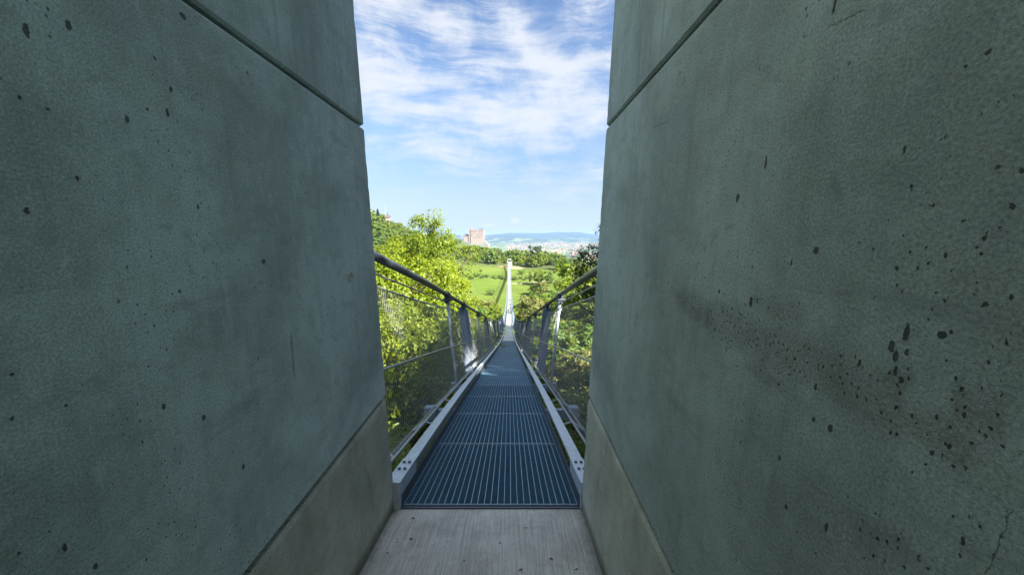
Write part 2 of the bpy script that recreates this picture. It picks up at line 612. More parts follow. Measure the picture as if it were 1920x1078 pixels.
M['leaf_dark'] = leaf_mat('dark leaves', (0.035, 0.065, 0.016), (0.045, 0.075, 0.02), (0.06, 0.09, 0.02), 0.28)
M['leaf_pale'] = leaf_mat('pale blossom leaves', (0.17, 0.19, 0.05), (0.14, 0.18, 0.035), (0.23, 0.22, 0.085), 0.40)
M['needle'] = leaf_mat('needles', (0.02, 0.045, 0.025), (0.025, 0.05, 0.025), (0.03, 0.055, 0.03), 0.15)
M['brown_leaf'] = simple('dry leaf', (0.14, 0.075, 0.035), 0.8, 0, 0.4, 40)
M['white_wall'] = simple('pale render', (0.66, 0.60, 0.52), 0.85, 0, 0.12, 0.3)
M['castle_stone'] = simple('castle stone', (0.27, 0.228, 0.205), 0.9, 0, 0.28, 0.35)
M['roof_dark'] = simple('slate roof', (0.10, 0.085, 0.10), 0.7, 0, 0.2, 0.5)
M['roof_red'] = simple('red tile roof', (0.27, 0.11, 0.075), 0.8, 0, 0.2, 0.5)
M['window'] = simple('window glass', (0.03, 0.035, 0.045), 0.15, 0, 0.1, 1)
M['white_paint'] = simple('white painted steel', (0.55, 0.56, 0.58), 0.5, 0, 0.05, 2)
M['stone'] = simple('pale stone', (0.42, 0.38, 0.31), 0.9, 0, 0.3, 1.5)

# ------------------------------------------------------------------ the passage between concrete walls
D = 2.67                                       # bridge unit: camera depth of the threshold
YE = 2.431                                     # the walls and the floor end here
FLOOR = -1.9                                   # floor at the threshold, eye at 0
RAMP = 0.139
def wall_x(side, Z):
    return -(0.8835 + 0.0325 * Z) if side < 0 else 0.553 + 0.0356 * Z
JL, JU = -1.0695, 0.646                        # joints between the cast panels

def on_wall(side, px, py):
    """wall-plane (y, z) metres of a photo pixel"""
    d = ray(px, py)
    if side < 0:
        s = -0.8835 / (d.x + 0.0325 * d.z)
    else:
        s = 0.553 / (d.x - 0.0356 * d.z)
    return d.y * s, d.z * s

def spots(side, lst):
    out = []
    for (px, py, rx, ry) in lst:
        a, b = on_wall(side, px, py)
        a1, b1 = on_wall(side, px + rx, py)
        a2, b2 = on_wall(side, px, py + ry)
        out.append((a, b, max(abs(a1 - a), .002), max(abs(b2 - b), .002)))
    return out

def segs(side, lst):
    return [(*on_wall(side, a, b), *on_wall(side, c, d), *r) for (a, b, c, d, *r) in lst]

left_spots = spots(-1, [(49, 58, 6, 12), (128, 48, 6, 9), (238, 225, 4, 7), (37, 183, 4, 5), (89, 205, 4, 3), (49, 396, 5, 5), (342, 30, 6, 6),
                        (314, 213, 3, 8), (320, 168, 3, 6), (276, 205, 3, 4), (290, 110, 3, 4), (121, 1026, 5, 8), (179, 1062, 5, 7), (124, 760, 4, 3),
                        (307, 762, 4, 6), (382, 783, 4, 5), (456, 875, 3, 5), (22, 784, 5, 4), (371, 388, 2, 5), (494, 491, 4, 5), (145, 335, 3, 5), (22, 702, 5, 4)])
right_spots = spots(1, [(1680, 668, 6, 14), (1700, 625, 6, 18), (1672, 650, 6, 12), (1766, 628, 9, 7), (1846, 572, 6, 4), (1697, 282, 3, 9), (1852, 98, 6, 4),
                        (1700, 660, 5, 10), (1611, 682, 3, 8), (1557, 802, 5, 8), (1526, 786, 3, 7), (1530, 470, 5, 6), (1748, 850, 5, 6), (1805, 1013, 5, 9),
                        (1436, 305, 2, 14), (1565, 10, 3, 14), (1383, 372, 3, 9), (1810, 127, 4, 4), (1899, 388, 6, 6), (1915, 322, 6, 5), (1773, 478, 4, 6),
                        (1680, 696, 3, 9), (1690, 715, 5, 6), (1549, 987, 3, 10), (1408, 566, 3, 11), (1484, 492, 2, 8), (1530, 726, 3, 7), (1806, 414, 5, 4),
                        (1462, 857, 3, 5), (1474, 950, 3, 5), (1830, 464, 4, 4)])
left_smears = segs(-1, [(545, 622, 552, 712, .018, .9), (570, 470, 580, 500, .02, .5), (630, 470, 625, 500, .02, .45), (410, 140, 480, 210, .05, .35),
                        (300, 960, 370, 1010, .06, .35), (465, 40, 480, 60, .02, .6), (5, 1030, 30, 1070, .03, .5), (520, 85, 540, 130, .02, .4)])
right_smears = segs(1, [(1265, 555, 1420, 660, .07, .8), (1340, 590, 1540, 700, .10, .75), (1480, 650, 1720, 800, .09, .7), (1700, 760, 1840, 880, .05, .95),
                        (1400, 690, 1480, 730, .03, .5), (1660, 700, 1700, 740, .05, .8), (1780, 760, 1900, 800, .06, .75), (1400, 560, 1520, 600, .06, .6),
                        (1390, 125, 1450, 135, .02, .35), (1600, 1000, 1720, 1030, .05, .35)])
left_lines = segs(-1, [(565, 765, 605, 730, .0012), (620, 640, 660, 610, .0012), (665, 285, 682, 320, .002), (640, 455, 642, 485, .002), (470, 160, 505, 190, .0012),
                       (362, 590, 362, 640, .001), (478, 850, 482, 900, .001), (540, 685, 560, 700, .0015)])
right_lines = segs(1, [(1335, 430, 1325, 610, .0012), (1325, 610, 1318, 675, .0012), (1475, 380, 1530, 450, .0009), (1470, 780, 1462, 860, .0008), (1900, 950, 1850, 1078, .0012),
                       (1225, 240, 1260, 225, .0025), (1565, 5, 1560, 30, .003), (1550, 55, 1620, 20, .002), (1370, 850, 1400, 960, .0006)])

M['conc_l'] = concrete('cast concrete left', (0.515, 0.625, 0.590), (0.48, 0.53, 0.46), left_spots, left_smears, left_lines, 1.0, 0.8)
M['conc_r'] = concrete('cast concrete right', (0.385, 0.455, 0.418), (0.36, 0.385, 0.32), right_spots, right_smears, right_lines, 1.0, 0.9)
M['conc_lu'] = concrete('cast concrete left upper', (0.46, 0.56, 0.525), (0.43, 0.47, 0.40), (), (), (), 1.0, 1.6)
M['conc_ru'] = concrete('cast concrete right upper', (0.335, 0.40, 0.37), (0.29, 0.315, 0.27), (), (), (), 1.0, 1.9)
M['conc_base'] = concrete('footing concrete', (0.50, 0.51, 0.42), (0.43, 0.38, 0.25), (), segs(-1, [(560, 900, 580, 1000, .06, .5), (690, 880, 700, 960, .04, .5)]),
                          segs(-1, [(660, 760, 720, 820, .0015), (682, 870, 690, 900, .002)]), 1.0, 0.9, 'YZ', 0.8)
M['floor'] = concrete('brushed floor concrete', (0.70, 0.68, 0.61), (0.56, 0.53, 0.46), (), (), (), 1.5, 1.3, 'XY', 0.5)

YB, WTOP = -5.0, 3.1
def wall_panel(parent, side, z0, z1, mat, thick, lo_ch, hi_ch):
    """one cast panel; its inner face leans; chamfered along the joints and the vertical front edge"""
    m = MB()
    sg = -1 if side < 0 else 1
    c = 0.012
    zs = [z0, z0 + lo_ch, z1 - hi_ch, z1]
    outer = sg * thick
    rows = []
    # plan outline at each height: front edge chamfered with small chips along it
    nz = 46
    zz = [z0] + [z0 + lo_ch + (z1 - hi_ch - z0 - lo_ch) * i / nz for i in range(nz + 1)] + [z1]
    for z in zz:
        f = 0.0
        if z <= z0 + 1e-6:
            f = lo_ch * .9
        if z >= z1 - 1e-6:
            f = hi_ch * .5
        xi = wall_x(side, z) + sg * f
        chip = c * (0.6 + 0.9 * random.random() ** 4)
        xo = sg * 1.35 if side < 0 else 1.02
        rows.append([Vector((xi, YB, z)), Vector((xi, YE - chip * 1.2, z)), Vector((xi + sg * chip, YE, z)), Vector((xo, YE, z)), Vector((xo, YB, z))])
    m.strip(rows)
    return m.build('wall_panel', mat, parent)

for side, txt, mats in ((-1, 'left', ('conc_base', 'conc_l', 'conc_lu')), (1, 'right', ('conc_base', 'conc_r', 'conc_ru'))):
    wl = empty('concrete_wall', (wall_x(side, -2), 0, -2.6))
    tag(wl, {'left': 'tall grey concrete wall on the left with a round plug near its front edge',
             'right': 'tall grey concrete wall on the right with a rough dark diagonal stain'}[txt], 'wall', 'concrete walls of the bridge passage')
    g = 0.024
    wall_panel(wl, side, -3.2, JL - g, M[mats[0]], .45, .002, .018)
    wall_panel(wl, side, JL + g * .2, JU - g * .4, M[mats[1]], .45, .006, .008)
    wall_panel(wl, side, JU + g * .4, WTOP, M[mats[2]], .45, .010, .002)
    back = MB()                                # dark core behind the open joints
    sg = side
    xo = -1.33 if side < 0 else 1.0
    rows = []
    for z in (-3.1, WTOP - .1):
        xi = wall_x(side, z) + sg * .07
        rows.append([Vector((xi, YB + .05, z)), Vector((xi, YE - .02, z)), Vector((xo, YE - .02, z)), Vector((xo, YB + .05, z))])
    back.strip(rows)
    back.build('joint_filler', simple('joint grout', (.07, .068, .06), .95), wl)
    if side < 0:
        a, b = on_wall(-1, 657, 519)
        ring = MB()
        cpt = Vector((wall_x(-1, b), a, b))
        ry, rz = 0.030, 0.026
        for r0, w_ in ((1.0, .0035), (0.5, .0028)):
            pts = [cpt + Vector((0.0006, ry * r0 * math.cos(k * math.pi / 10), rz * r0 * math.sin(k * math.pi / 10))) for k in range(21)]
            ring.tube(pts, w_, 6, False)
        ring.build('tie_plug', M['conc_base'], wl, True)

# floor ramp and the abutment under it
fl = MB()
zf = lambda y: FLOOR + RAMP * (YE - y)
fl.hexa([(-1.0, YB, zf(YB) - .3), (.7, YB, zf(YB) - .3), (.7, YB, zf(YB)), (-1.0, YB, zf(YB)),
         (-1.0, YE, FLOOR - .3), (.7, YE, FLOOR - .3), (.7, YE, FLOOR), (-1.0, YE, FLOOR)])
tag(fl.build('floor', M['floor']), None, None, None, 'structure')
ab = MB()
ab.box((-.165, (YB + YE - .1) / 2, -5.2), (2.34, YE - .1 - YB, 5.9))
tag(ab.build('bridge_abutment', M['conc_base']), 'concrete abutment block carrying the near end of the bridge', 'abutment')

li = MB()  # unseen slab added to dim the walls towards the camera
li.box((-.165, (YB - .75) / 2, WTOP + .22), (2.2, -.75 - YB, .42))
tag(li.build('shade_slab', M['conc_base']), 'concrete slab added unseen behind the camera to darken the passage walls', 'light blocker')

# small twigs and dry leaves on the floor
litter = [(480, 252, 1.0), (468, 358, .9), (347, 430, .7), (925, 378, .6), (1032, 516, .8), (1320, 514, .7), (1190, 460, .8), (398, 374, .5), (742, 470, .5), (1060, 300, .6)]
for i, (zx, zy, s) in enumerate(litter):
    px, py = 600 + zx * 700 / 1920, 880 + zy * 198 / 543
    d = ray(px, py)
    k = (FLOOR + RAMP * YE) / (d.z + RAMP * d.y)
    p = d * k
    m = MB()
    a = random.uniform(-.5, .5)
    L, W = .016 * s, .005 * s
    u, v = Vector((math.cos(a), math.sin(a), -RAMP * math.sin(a))), Vector((-math.sin(a), math.cos(a), -RAMP * math.cos(a)))
    n = Vector((0, RAMP, 1)).normalized()
    ring = [(-1, 0, .0), (-.5, .9, .002), (.3, 1, .004), (1, 0, .001), (.4, -.9, .003), (-.5, -.8, .001)]
    top = [p + u * (x * L) + v * (y * W) + n * (.002 + h * s) for x, y, h in ring]
    bot = [q - n * .001 for q in top]
    m.v = [tuple(q) for q in top + bot]
    m.f = [tuple(range(6)), tuple(range(11, 5, -1))] + [(j, (j + 6), (j + 1) % 6 + 6, (j + 1) % 6) for j in range(6)]
    tag(m.build('dry_leaf', M['brown_leaf'], None, False, p), 'small dry brown leaf scrap on the concrete floor', 'leaf', 'dry leaf scraps on the floor')

# ------------------------------------------------------------------ the suspension bridge
def deck_v(z):
    if z <= 3:
        return .575 + .085 * (z - 1) + .0075 * (z - 1) ** 2
    if z <= 8:
        return .775 + .115 * (z - 3)
    return 1.35 + .115 * (z - 8) - .00167 * (z - 8) ** 2

ZEND = 126.2
def B(z, x, up):
    """bridge coordinates in units of D: along, sideways from the centre line, up from the deck"""
    v = deck_v(z) - up
    X = (-.050 - .0066 * z + x) * D
    return Vector((X, (z * CT - v * ST) * D, -(z * ST + v * CT) * D))

bridge = empty('suspension_footbridge', B(1.0, 0, 0))
tag(bridge, 'long narrow steel suspension footbridge with grating deck and mesh sides crossing the valley', 'bridge')

def zsteps(a, b, fine=.5):
    out, z = [a], a
    while z < b - 1e-6:
        z = min(b, z + max(fine, (z - 5) * .06))
        out.append(z)
    return out

PL = .505                                      # one grating panel
HALF = .231
NB = 27                                        # bars across
def bar(m, p0, p1, wx, hz):
    upv = Vector((0, ST, CT))
    sx_ = Vector((wx / 2, 0, 0))
    dn = upv * -hz
    m.hexa([p0 - sx_ + dn, p0 + sx_ + dn, p0 + sx_, p0 - sx_, p1 - sx_ + dn, p1 + sx_ + dn, p1 + sx_, p1 - sx_])

def tbar(m, z, x0, x1, up, th, h):
    upv = Vector((0, ST, CT))
    p0, p1 = B(z, x0, up), B(z, x1, up)
    t = Vector((0, CT, -ST)) * (th / 2)
    dn = upv * -h
    m.hexa([p0 - t + dn, p0 + t + dn, p0 + t, p0 - t, p1 - t + dn, p1 + t + dn, p1 + t, p1 - t])

def panel(i):
    z0, z1 = 1.004 + i * PL, 1.004 + (i + 1) * PL - .006
    m = MB()
    if i < 26:
        for k in range(NB):
            x = -HALF + 2 * HALF * k / (NB - 1)
            bar(m, B(z0, x, 0), B(z1, x, 0), .0038 if i < 6 else .005, .030)
        tbar(m, z0 + .002, -HALF, HALF, .0010, .006, .034)
        tbar(m, z1 - .002, -HALF, HALF, .0010, .006, .034)
        ncr = 36 if i < 10 else 18
        for j in range(1, ncr):
            z = z0 + (z1 - z0) * j / ncr
            if i < 4:                          # serrated cross bars: a row of small teeth in every opening
                teeth = (NB - 1) * 4
                b = len(m.v)
                for q in range(teeth + 1):
                    x = -HALF + 2 * HALF * q / teeth
                    lift = -.0004 if q % 2 else -.0034
                    m.v += [tuple(B(z - .0008, x, lift)), tuple(B(z + .0008, x, lift)), tuple(B(z + .0008, x, -.0095)), tuple(B(z - .0008, x, -.0095))]
                for q in range(teeth):
                    o = b + q * 4
                    for e in range(4):
                        e2 = (e + 1) % 4
                        m.f.append((o + e, o + e2, o + 4 + e2, o + 4 + e))
            else:
                tbar(m, z, -HALF, HALF, -.001, .0042 if i < 10 else .006, .022)
        gp = m.build('grating_panel', M['bar'], bridge)
        gp.data.materials.append(M['grate'])
        nlong = (NB + 2) * 6
        gp.data.polygons.foreach_set('material_index', [0 if q < nlong else 1 for q in range(len(gp.data.polygons))])
        return gp
    o = sheet('grating_panel', [z0, (z0 + z1) / 2, z1], M['far_grate'])
    return o

def sheet(name, zs, mat):
    vs, fs, uv = [], [], []
    o0 = bridge.location
    for z in zs:
        vs += [tuple(B(z, -HALF, 0) - o0), tuple(B(z, HALF, 0) - o0)]
    for k in range(len(zs) - 1):
        fs.append((2 * k, 2 * k + 1, 2 * k + 3, 2 * k + 2))
        uv += [(-HALF * D, zs[k] * D), (HALF * D, zs[k] * D), (HALF * D, zs[k + 1] * D), (-HALF * D, zs[k + 1] * D)]
    me = bpy.data.meshes.new(name)
    me.from_pydata(vs, [], fs)
    ul = me.uv_layers.new(name='UVMap')
    for k, q in enumerate(uv):
        ul.data[k].uv = q
    me.materials.append(mat)
    return link(name, me, bridge)

NP = 96
for i in range(NP):
    panel(i)
rest = sheet('grating_panel', zsteps(1.004 + NP * PL, ZEND, 1.0), M['far_grate'])
rest['kind'] = 'stuff'

# kick rails: channel with a flat pale top, joined every two panels
def rail_profile(z, sg):
    xi, xo, tp, lip = .238, .274, .063, .0035
    q = [(xi, tp), (xo, tp), (xo, -.012), (xo - .006, -.012), (xo - .006, tp - lip), (xi + .012, tp - lip), (xi + .012, tp - .020), (xi + .006, tp - .020), (xi + .006, tp - lip), (xi, tp - lip)]
    return [B(z, sg * x, u) for x, u in q]

for sg in (-1, 1):
    zj = [1.0, 2.46] + [2.46 + 1.01 * 2 * k for k in range(1, 19)]
    for a, b in zip(zj[:-1], zj[1:]):
        m = MB()
        n = 4
        m.strip([rail_profile(a + .004 + (b - a - .008) * k / n, sg) for k in range(n + 1)])
        kr = m.build('kick_rail', M['galv'], bridge)
        # low kick plate standing on the grating edge
        m = MB()
        m.strip([[B(a + (b - a) * k / n, sg * x, u) for x, u in ((.2335, -.012), (.2362, -.012), (.2362, .030), (.2335, .030))] for k in range(n + 1)])
        m.build('kick_plate', M['dark_steel'], kr, False, bridge.location)
    m = MB()
    zs = zsteps(zj[-1] + .004, ZEND, 1.0)
    m.strip([rail_profile(z, sg) for z in zs])
    m.build('kick_rail', M['galv'], bridge)
    # end plate with four bolts at the threshold
    m = MB()
    p = [B(.985, sg * .2355, -.05), B(.985, sg * .2745, -.05), B(.985, sg * .2745, .0665), B(.985, sg * .2355, .0665),
         B(1.16, sg * .2355, -.012), B(1.16, sg * .2745, -.012), B(1.16, sg * .2745, .0665), B(1.16, sg * .2355, .0665)]
    m.hexa(p if sg > 0 else [p[i] for i in (1, 0, 3, 2, 5, 4, 7, 6)])
    ep = m.build('end_bracket', M['galv'], bridge)
    for zz in (1.075, 1.125):
        for xx in (.247, .263):
            bm_ = MB()
            bm_.tube([B(zz, sg * xx, .0662), B(zz, sg * xx, .0705)], .0165 if False else .013, 6)
            bm_.build('bolt', M['dark_steel'], ep, False, bridge.location)
# closing edge angle of the deck at the threshold
m = MB()
tbar(m, .993, -.25, .25, -.001, .012, .10)
m.build('end_beam', M['dark_steel'], bridge)

# main cables
for sg in (-1, 1):
    m = MB()
    zs = zsteps(.2, ZEND + 1.2, .5)
    m.tube([B(z, sg * .5, .75 if z > 1.5 else .75 + (1.5 - z) * .02) for z in zs], [.0195 * D] * len(zs), 14)
    m.build('main_cable', M['cable'], bridge, True)
    m = MB()
    m.tube([B(z, sg * .398, -.028) for z in zsteps(.8, ZEND + .5, .5)], .0125 * D, 10)
    m.build('lower_cable', M['cable'], bridge, True)
    s = MB()                                   # swaged fitting of the lower cable near the wall
    s.tube([B(1.28, sg * .398, -.028), B(1.42, sg * .398, -.028)], [.017 * D, .0165 * D], 10)
    s.build('cable_socket', M['galv'], bridge, True)

# crossbeams, hangers
plates = [4.5 + 4.2 * k for k in range(29)]
rods = [3.35, 6.6] + [10.8 + 4.2 * k for k in range(28)]
def crossbeam(z, hw=.44, deep=.055):
    m = MB()
    a, b = B(z - .022, -hw, -.044), B(z - .022, hw, -.044)
    upv = Vector((0, ST, CT)) * D
    t = Vector((0, CT, -ST)) * D
    m.hexa([a - upv * deep, b - upv * deep, b, a, a - upv * deep + t * .045, b - upv * deep + t * .045, b + t * .045, a + t * .045])
    cb = m.build('crossbeam', M['post'], bridge)
    if z < 14:
        for sg in (-1, 1):
            e = MB()
            c = B(z - .03, sg * .43, -.04)
            e.hexa([c + Vector((dx * D, 0, 0)) + upv * du + t * dt for dt in (-.005, .055) for dx, du in ((-.034, -.062), (.034, -.062), (.034, .012), (-.034, .012))])
            e.build('beam_end', M['post'], cb, False, bridge.location)
for z in [2.31] + sorted(plates + rods):
    crossbeam(z, .452 if z < 2.5 else .44)

def clamp(z, sg, parent):
    m = MB()
    m.tube([B(z - .045, sg * .5, .75), B(z + .045, sg * .5, .75)], .0285 * D, 10)
    upv = Vector((0, ST, CT)) * D
    t = Vector((0, CT, -ST)) * D
    c = B(z, sg * .5, .695)
    m.hexa([c + Vector((dx * D, 0, 0)) + upv * du + t * dt for dt in (-.03, .03) for dx, du in ((-.018, -.02), (.018, -.02), (.022, .04), (-.022, .04))])
    for dt in (-.03, .03):
        m.tube([c + t * dt + Vector((-.042 * D, 0, 0)) + upv * .012, c + t * dt + Vector((.042 * D, 0, 0)) + upv * .012], .0085 * D, 6)
    m.build('cable_clamp', M['dark_steel'], parent, False, bridge.location)

for z in plates:
    for sg in (-1, 1):
        m = MB()
        b0, t0 = B(z, sg * .415, -.05), B(z, sg * .496, .69)
        w_ = Vector((.050 * D, 0, 0))
        t = Vector((0, CT, -ST)) * D * .014
        fl_ = Vector((0, CT, -ST)) * D * .03
        m.hexa([b0 - w_ - t, b0 + w_ - t, b0 + w_ + t, b0 - w_ + t, t0 - w_ * .9 - t, t0 + w_ * .9 - t, t0 + w_ * .9 + t, t0 - w_ * .9 + t])
        for q in (-1, 1):                      # edge flanges
            e = Vector((.004 * D, 0, 0))
            bb, tt = b0 + w_ * q, t0 + w_ * .9 * q
            m.hexa([bb - e - fl_, bb + e - fl_, bb + e + fl_, bb - e + fl_, tt - e - fl_, tt + e - fl_, tt + e + fl_, tt - e + fl_])
        h = m.build('hanger_plate', M['post'], bridge)
        if z < 60:
            clamp(z, sg, h)
for z in rods:
    for sg in (-1, 1):
        m = MB()
        m.tube([B(z, sg * .418, -.05), B(z, sg * .5, .72)], .0115 * D, 8)
        h = m.build('hanger_rod', M['galv'], bridge, True)
        if z < 60:
            clamp(z, sg, h)
        if z < 12:
            for up in (.63, .31, .68):
                c0 = B(z, sg * (.418 + .082 * (up + .05) / .77), up)
                e = MB()
                dv = Vector((0, ST, CT)) * D * .014
                e.tube([c0 - dv, c0 + dv], .019 * D, 8)
                e.build('wire_clamp', M['galv'], h, False, bridge.location)

# wire ropes of the side fence and the mesh itself
def fx(up):                                    # the fence leans outwards
    return .335 + (up - .03) * (.165 / .62)
nodes = sorted(plates + rods + [1.3])
def top_up(z, base=.635, sag=.022):
    prev = max([n for n in nodes if n <= z], default=.5)
    nxt = min([n for n in nodes if n > z], default=z + 1)
    t = (z - prev) / (nxt - prev)
    k = min(1, (nxt - prev) / 2)
    return base - sag * k * 4 * t * (1 - t)
ZM = 12.0                                      # modelled wire up to here, woven sheet beyond
for sg in (-1, 1):
    for nm, base, sag, r in (('handrail_wire', .685, .006, .0048), ('fence_wire', .635, .022, .0050), ('fence_wire', .31, .004, .0052), ('fence_wire', .030, .0, .0062)):
        m = MB()
        zs = [1.0 + .1 * k for k in range(int((ZM - 1.0) / .1) + 1)] + zsteps(ZM + .2, ZEND, .7)[0:]
        m.tube([B(z, sg * fx(top_up(z, base, sag)), top_up(z, base, sag)) for z in zs], r * D, 6)
        m.build(nm, M['wire'], bridge, True)
    # near mesh: two families of crossing wires
    V, Q = [], []
    o0 = bridge.location
    pitch, run, nseg = .024, .30, 5
    r = .00095 * D
    n = int((ZM - 1.1 + run) / pitch)
    for fam in (-1, 1):
        for i in range(n):
            zb = 1.1 - (run if fam > 0 else 0) + i * pitch
            base = len(V)
            ok = 0
            for k in range(nseg + 1):
                t = k / nseg
                z = zb + fam * run * t
                z = min(max(z, 1.02), ZM)
                up = .03 + t * (top_up(z) - .03)
                p = B(z, sg * (fx(up) + fam * .0008), up) - o0
                for (dx, dy) in (((-.6, -1), (.6, -1), (0, 1)) if fam > 0 else ((-.35, -.55), (.35, -.55), (0, .55))):
                    V.append((p.x + dx * r * .6, p.y + dy * r, p.z + dy * r * .3))
            for k in range(nseg):
                for e in range(3):
                    e2 = (e + 1) % 3
                    Q.append((base + k * 3 + e, base + k * 3 + e2, base + k * 3 + 3 + e2, base + k * 3 + 3 + e))
    link('fence_mesh', np_mesh('fence_mesh', V, Q, M['mesh_wire']), bridge)
    # far mesh as one woven sheet
    zs = zsteps(ZM, ZEND, .7)
    vs, fs, uv = [], [], []
    for z in zs:
        tu = .63
        vs += [tuple(B(z, sg * fx(.03), .03) - o0), tuple(B(z, sg * fx(tu), tu) - o0)]
    for k in range(len(zs) - 1):
        fs.append((2 * k, 2 * k + 1, 2 * k + 3, 2 * k + 2))
        uv += [(zs[k] * D, 0), (zs[k] * D, .6 * D), (zs[k + 1] * D, .6 * D), (zs[k + 1] * D, 0)]
    me = bpy.data.meshes.new('fence_mesh')
    me.from_pydata(vs, [], fs)
    ul = me.uv_layers.new(name='UVMap')
    for k, q in enumerate(uv):
        ul.data[k].uv = q
    me.materials.append(M['far_mesh'])
    link('fence_mesh', me, bridge)
    # small brackets that hold the lowest wire to the lower cable and rail
    for k in range(12):
        z = 1.75 + .52 * k
        m = MB()
        m.tube([B(z, sg * .398, -.02), B(z - .03, sg * fx(.03), .032)], .0058 * D, 6)
        m.tube([B(z - .03, sg * fx(.03), .032), B(z + .02, sg * .272, -.005)], .0045 * D, 6)
        m.build('wire_bracket', M['galv'], bridge)

# the far portal
PZ = ZEND
pp = B(PZ, 0, 0)
GZ = pp.z - 3.2
portal = empty('bridge_portal', (pp.x, pp.y, GZ))
tag(portal, 'small white bridge portal at the far end of the footbridge', 'portal')
for sg in (-1, 1):
    m = MB()
    m.hexa([pp + Vector((sg * 1.55 + dx, dy, -3.2)) for dx, dy in ((-.2, -.4), (.2, -.4), (.2, .4), (-.2, .4))] +
           [pp + Vector((sg * 1.35 + dx, dy, 3.1)) for dx, dy in ((-.14, -.3), (.14, -.3), (.14, .3), (-.14, .3))])
    m.build('pylon', M['white_paint'], portal)
m = MB()
m.box(pp + Vector((0, 0, 2.6)), (2.3, .5, .5))
m.build('crossbar', M['white_paint'], portal)
m = MB()
m.box(pp + Vector((0, 2.3, -1.75)), (4.6, 4.0, 3.3))
m.build('plinth', M['white_wall'], portal)

# ------------------------------------------------------------------ terrain
PY = [-200, -60, -12, -7.5, -5, 0, 2.4, 8, 20, 40, 60, 80, 100, 130, 150, 175, 200, 220, 250, 280, 320, 345, 400, 500, 700, 1000, 2000, 3000, 6000, 7500, 9000, 10500, 11500, 13500]
PZv = [60, 17, 0, -1.5, -5, -7, -7.2, -9, -14, -23, -31, -38, -43.5, -48, -48, -45, -40.5, -38.2, -36, -33.6, -30.3, -28.5, -29, -40, -70, -105, -150, -172, -172, -150, -85, 8, 15, -60]
def ground(x, y):
    x, y = np.asarray(x, float), np.asarray(y, float)
    z = np.interp(y, PY, PZv)
    near = np.clip((110 - y) / 60, 0, 1) * np.clip((y - 3) / 10, 0, 1)
    z = z + near * (np.clip(-x - 6, 0, 60) * .16 - np.clip(x - 5, 0, 60) * .03)
    z = z + 61 * np.exp(-((x + 208) / 105) ** 2 - ((y - 470) / 200) ** 2)
    z = z + 75 * np.exp(-((x + 122) / 72) ** 2 - ((y - 862) / 150) ** 2)
    z = z - np.clip(x - 70, 0, 400) * .10 * np.clip((y - 150) / 100, 0, 1) * np.clip((1500 - y) / 800, 0, 1)
    mid = np.clip((y - 20) / 60, 0, 1) * np.clip((1000 - y) / 500, 0, 1)
    z = z + mid * (1.7 * np.sin(x * .045 + y * .021) * np.sin(y * .033 - x * .02) + .35 * np.sin(x * .16 + 1) * np.sin(y * .13))
    far = np.clip((y - 1800) / 2500, 0, 1)
    z = z + far * 22 * (np.sin(x * .0016 + 1.3 + y * .0004) * np.sin(y * .0013 + x * .0005))
    ridge = np.clip((y - 6500) / 2500, 0, 1)
    z = z + ridge * (34 * np.sin(x * .0011 + .6) + 20 * np.sin(x * .0034 + 2.0) + 8 * np.sin(x * .011 + y * .003))
    return z

def g1(x, y):
    return float(ground(x, y))

rowsY = np.concatenate([np.linspace(-200, -14, 14), np.linspace(-12, 40, 40), np.linspace(42, 360, 130), np.geomspace(366, 13500, 150)])
T = np.linspace(-1, 1, 181)
T = np.sign(T) * np.abs(T) ** 1.6
gx = np.array([[t * (90 + max(y, 0) * .95) for t in T] for y in rowsY])
gy = np.repeat(rowsY[:, None], len(T), 1)
gz = ground(gx, gy)
V = np.stack([gx, gy, gz], -1).reshape(-1, 3)
nr, nc = gx.shape
idx = np.arange(nr * nc).reshape(nr, nc)
Q = np.stack([idx[:-1, :-1], idx[:-1, 1:], idx[1:, 1:], idx[1:, :-1]], -1).reshape(-1, 4)

mg, t, out = mat_new('ground cover')
P = t.node('ShaderNodeTexCoord').outputs['Object']
x, y, z = t.sep(P)
nA = t.noise(P, .035, 5, .6)
nB = t.noise(P, .35, 6, .65)
nC = t.noise(P, 2.2, 5, .7)
mpm = t.node('ShaderNodeMapping')
t.l.new(P, mpm.inputs[0])
mpm.inputs['Scale'].default_value = (.04, .35, .1)
nS = t.noise(mpm.outputs[0], 1.0, 5, .6)
grass = t.mix(t.ramp(nA, .35, .65), (.080, .125, .014), (.110, .150, .024))
grass = t.mix(t.ramp(nS, .45, .7, 0, .6), grass, (.060, .095, .014))
grass = t.mix(t.ramp(nB, .5, .75, 0, .5), grass, (.140, .160, .034))
nD = t.noise(P, .11, 6, .66, .8)
grass = t.mix(t.ramp(nD, .48, .66, 0, .40), grass, (.055, .095, .016))
grass = t.mix(t.ramp(nD, .44, .30, 0, .5), grass, (.150, .165, .045))
wood = t.mix(t.ramp(nC, .4, .65), (.030, .042, .014), (.085, .060, .034))
wood = t.mix(t.ramp(nB, .5, .68), wood, (.045, .080, .016))
near = t.ramp(t.math('ADD', y, t.math('MULTIPLY', nB, 30)), 60, 85)
col = t.mix(near, wood, grass)
# wooded slopes beyond the meadow
beyond = t.ramp(t.math('ADD', y, t.math('MULTIPLY', nA, 20)), 330, 352)
col = t.mix(beyond, col, t.mix(t.ramp(nB, .4, .6), (.045, .065, .018), (.09, .11, .03)))
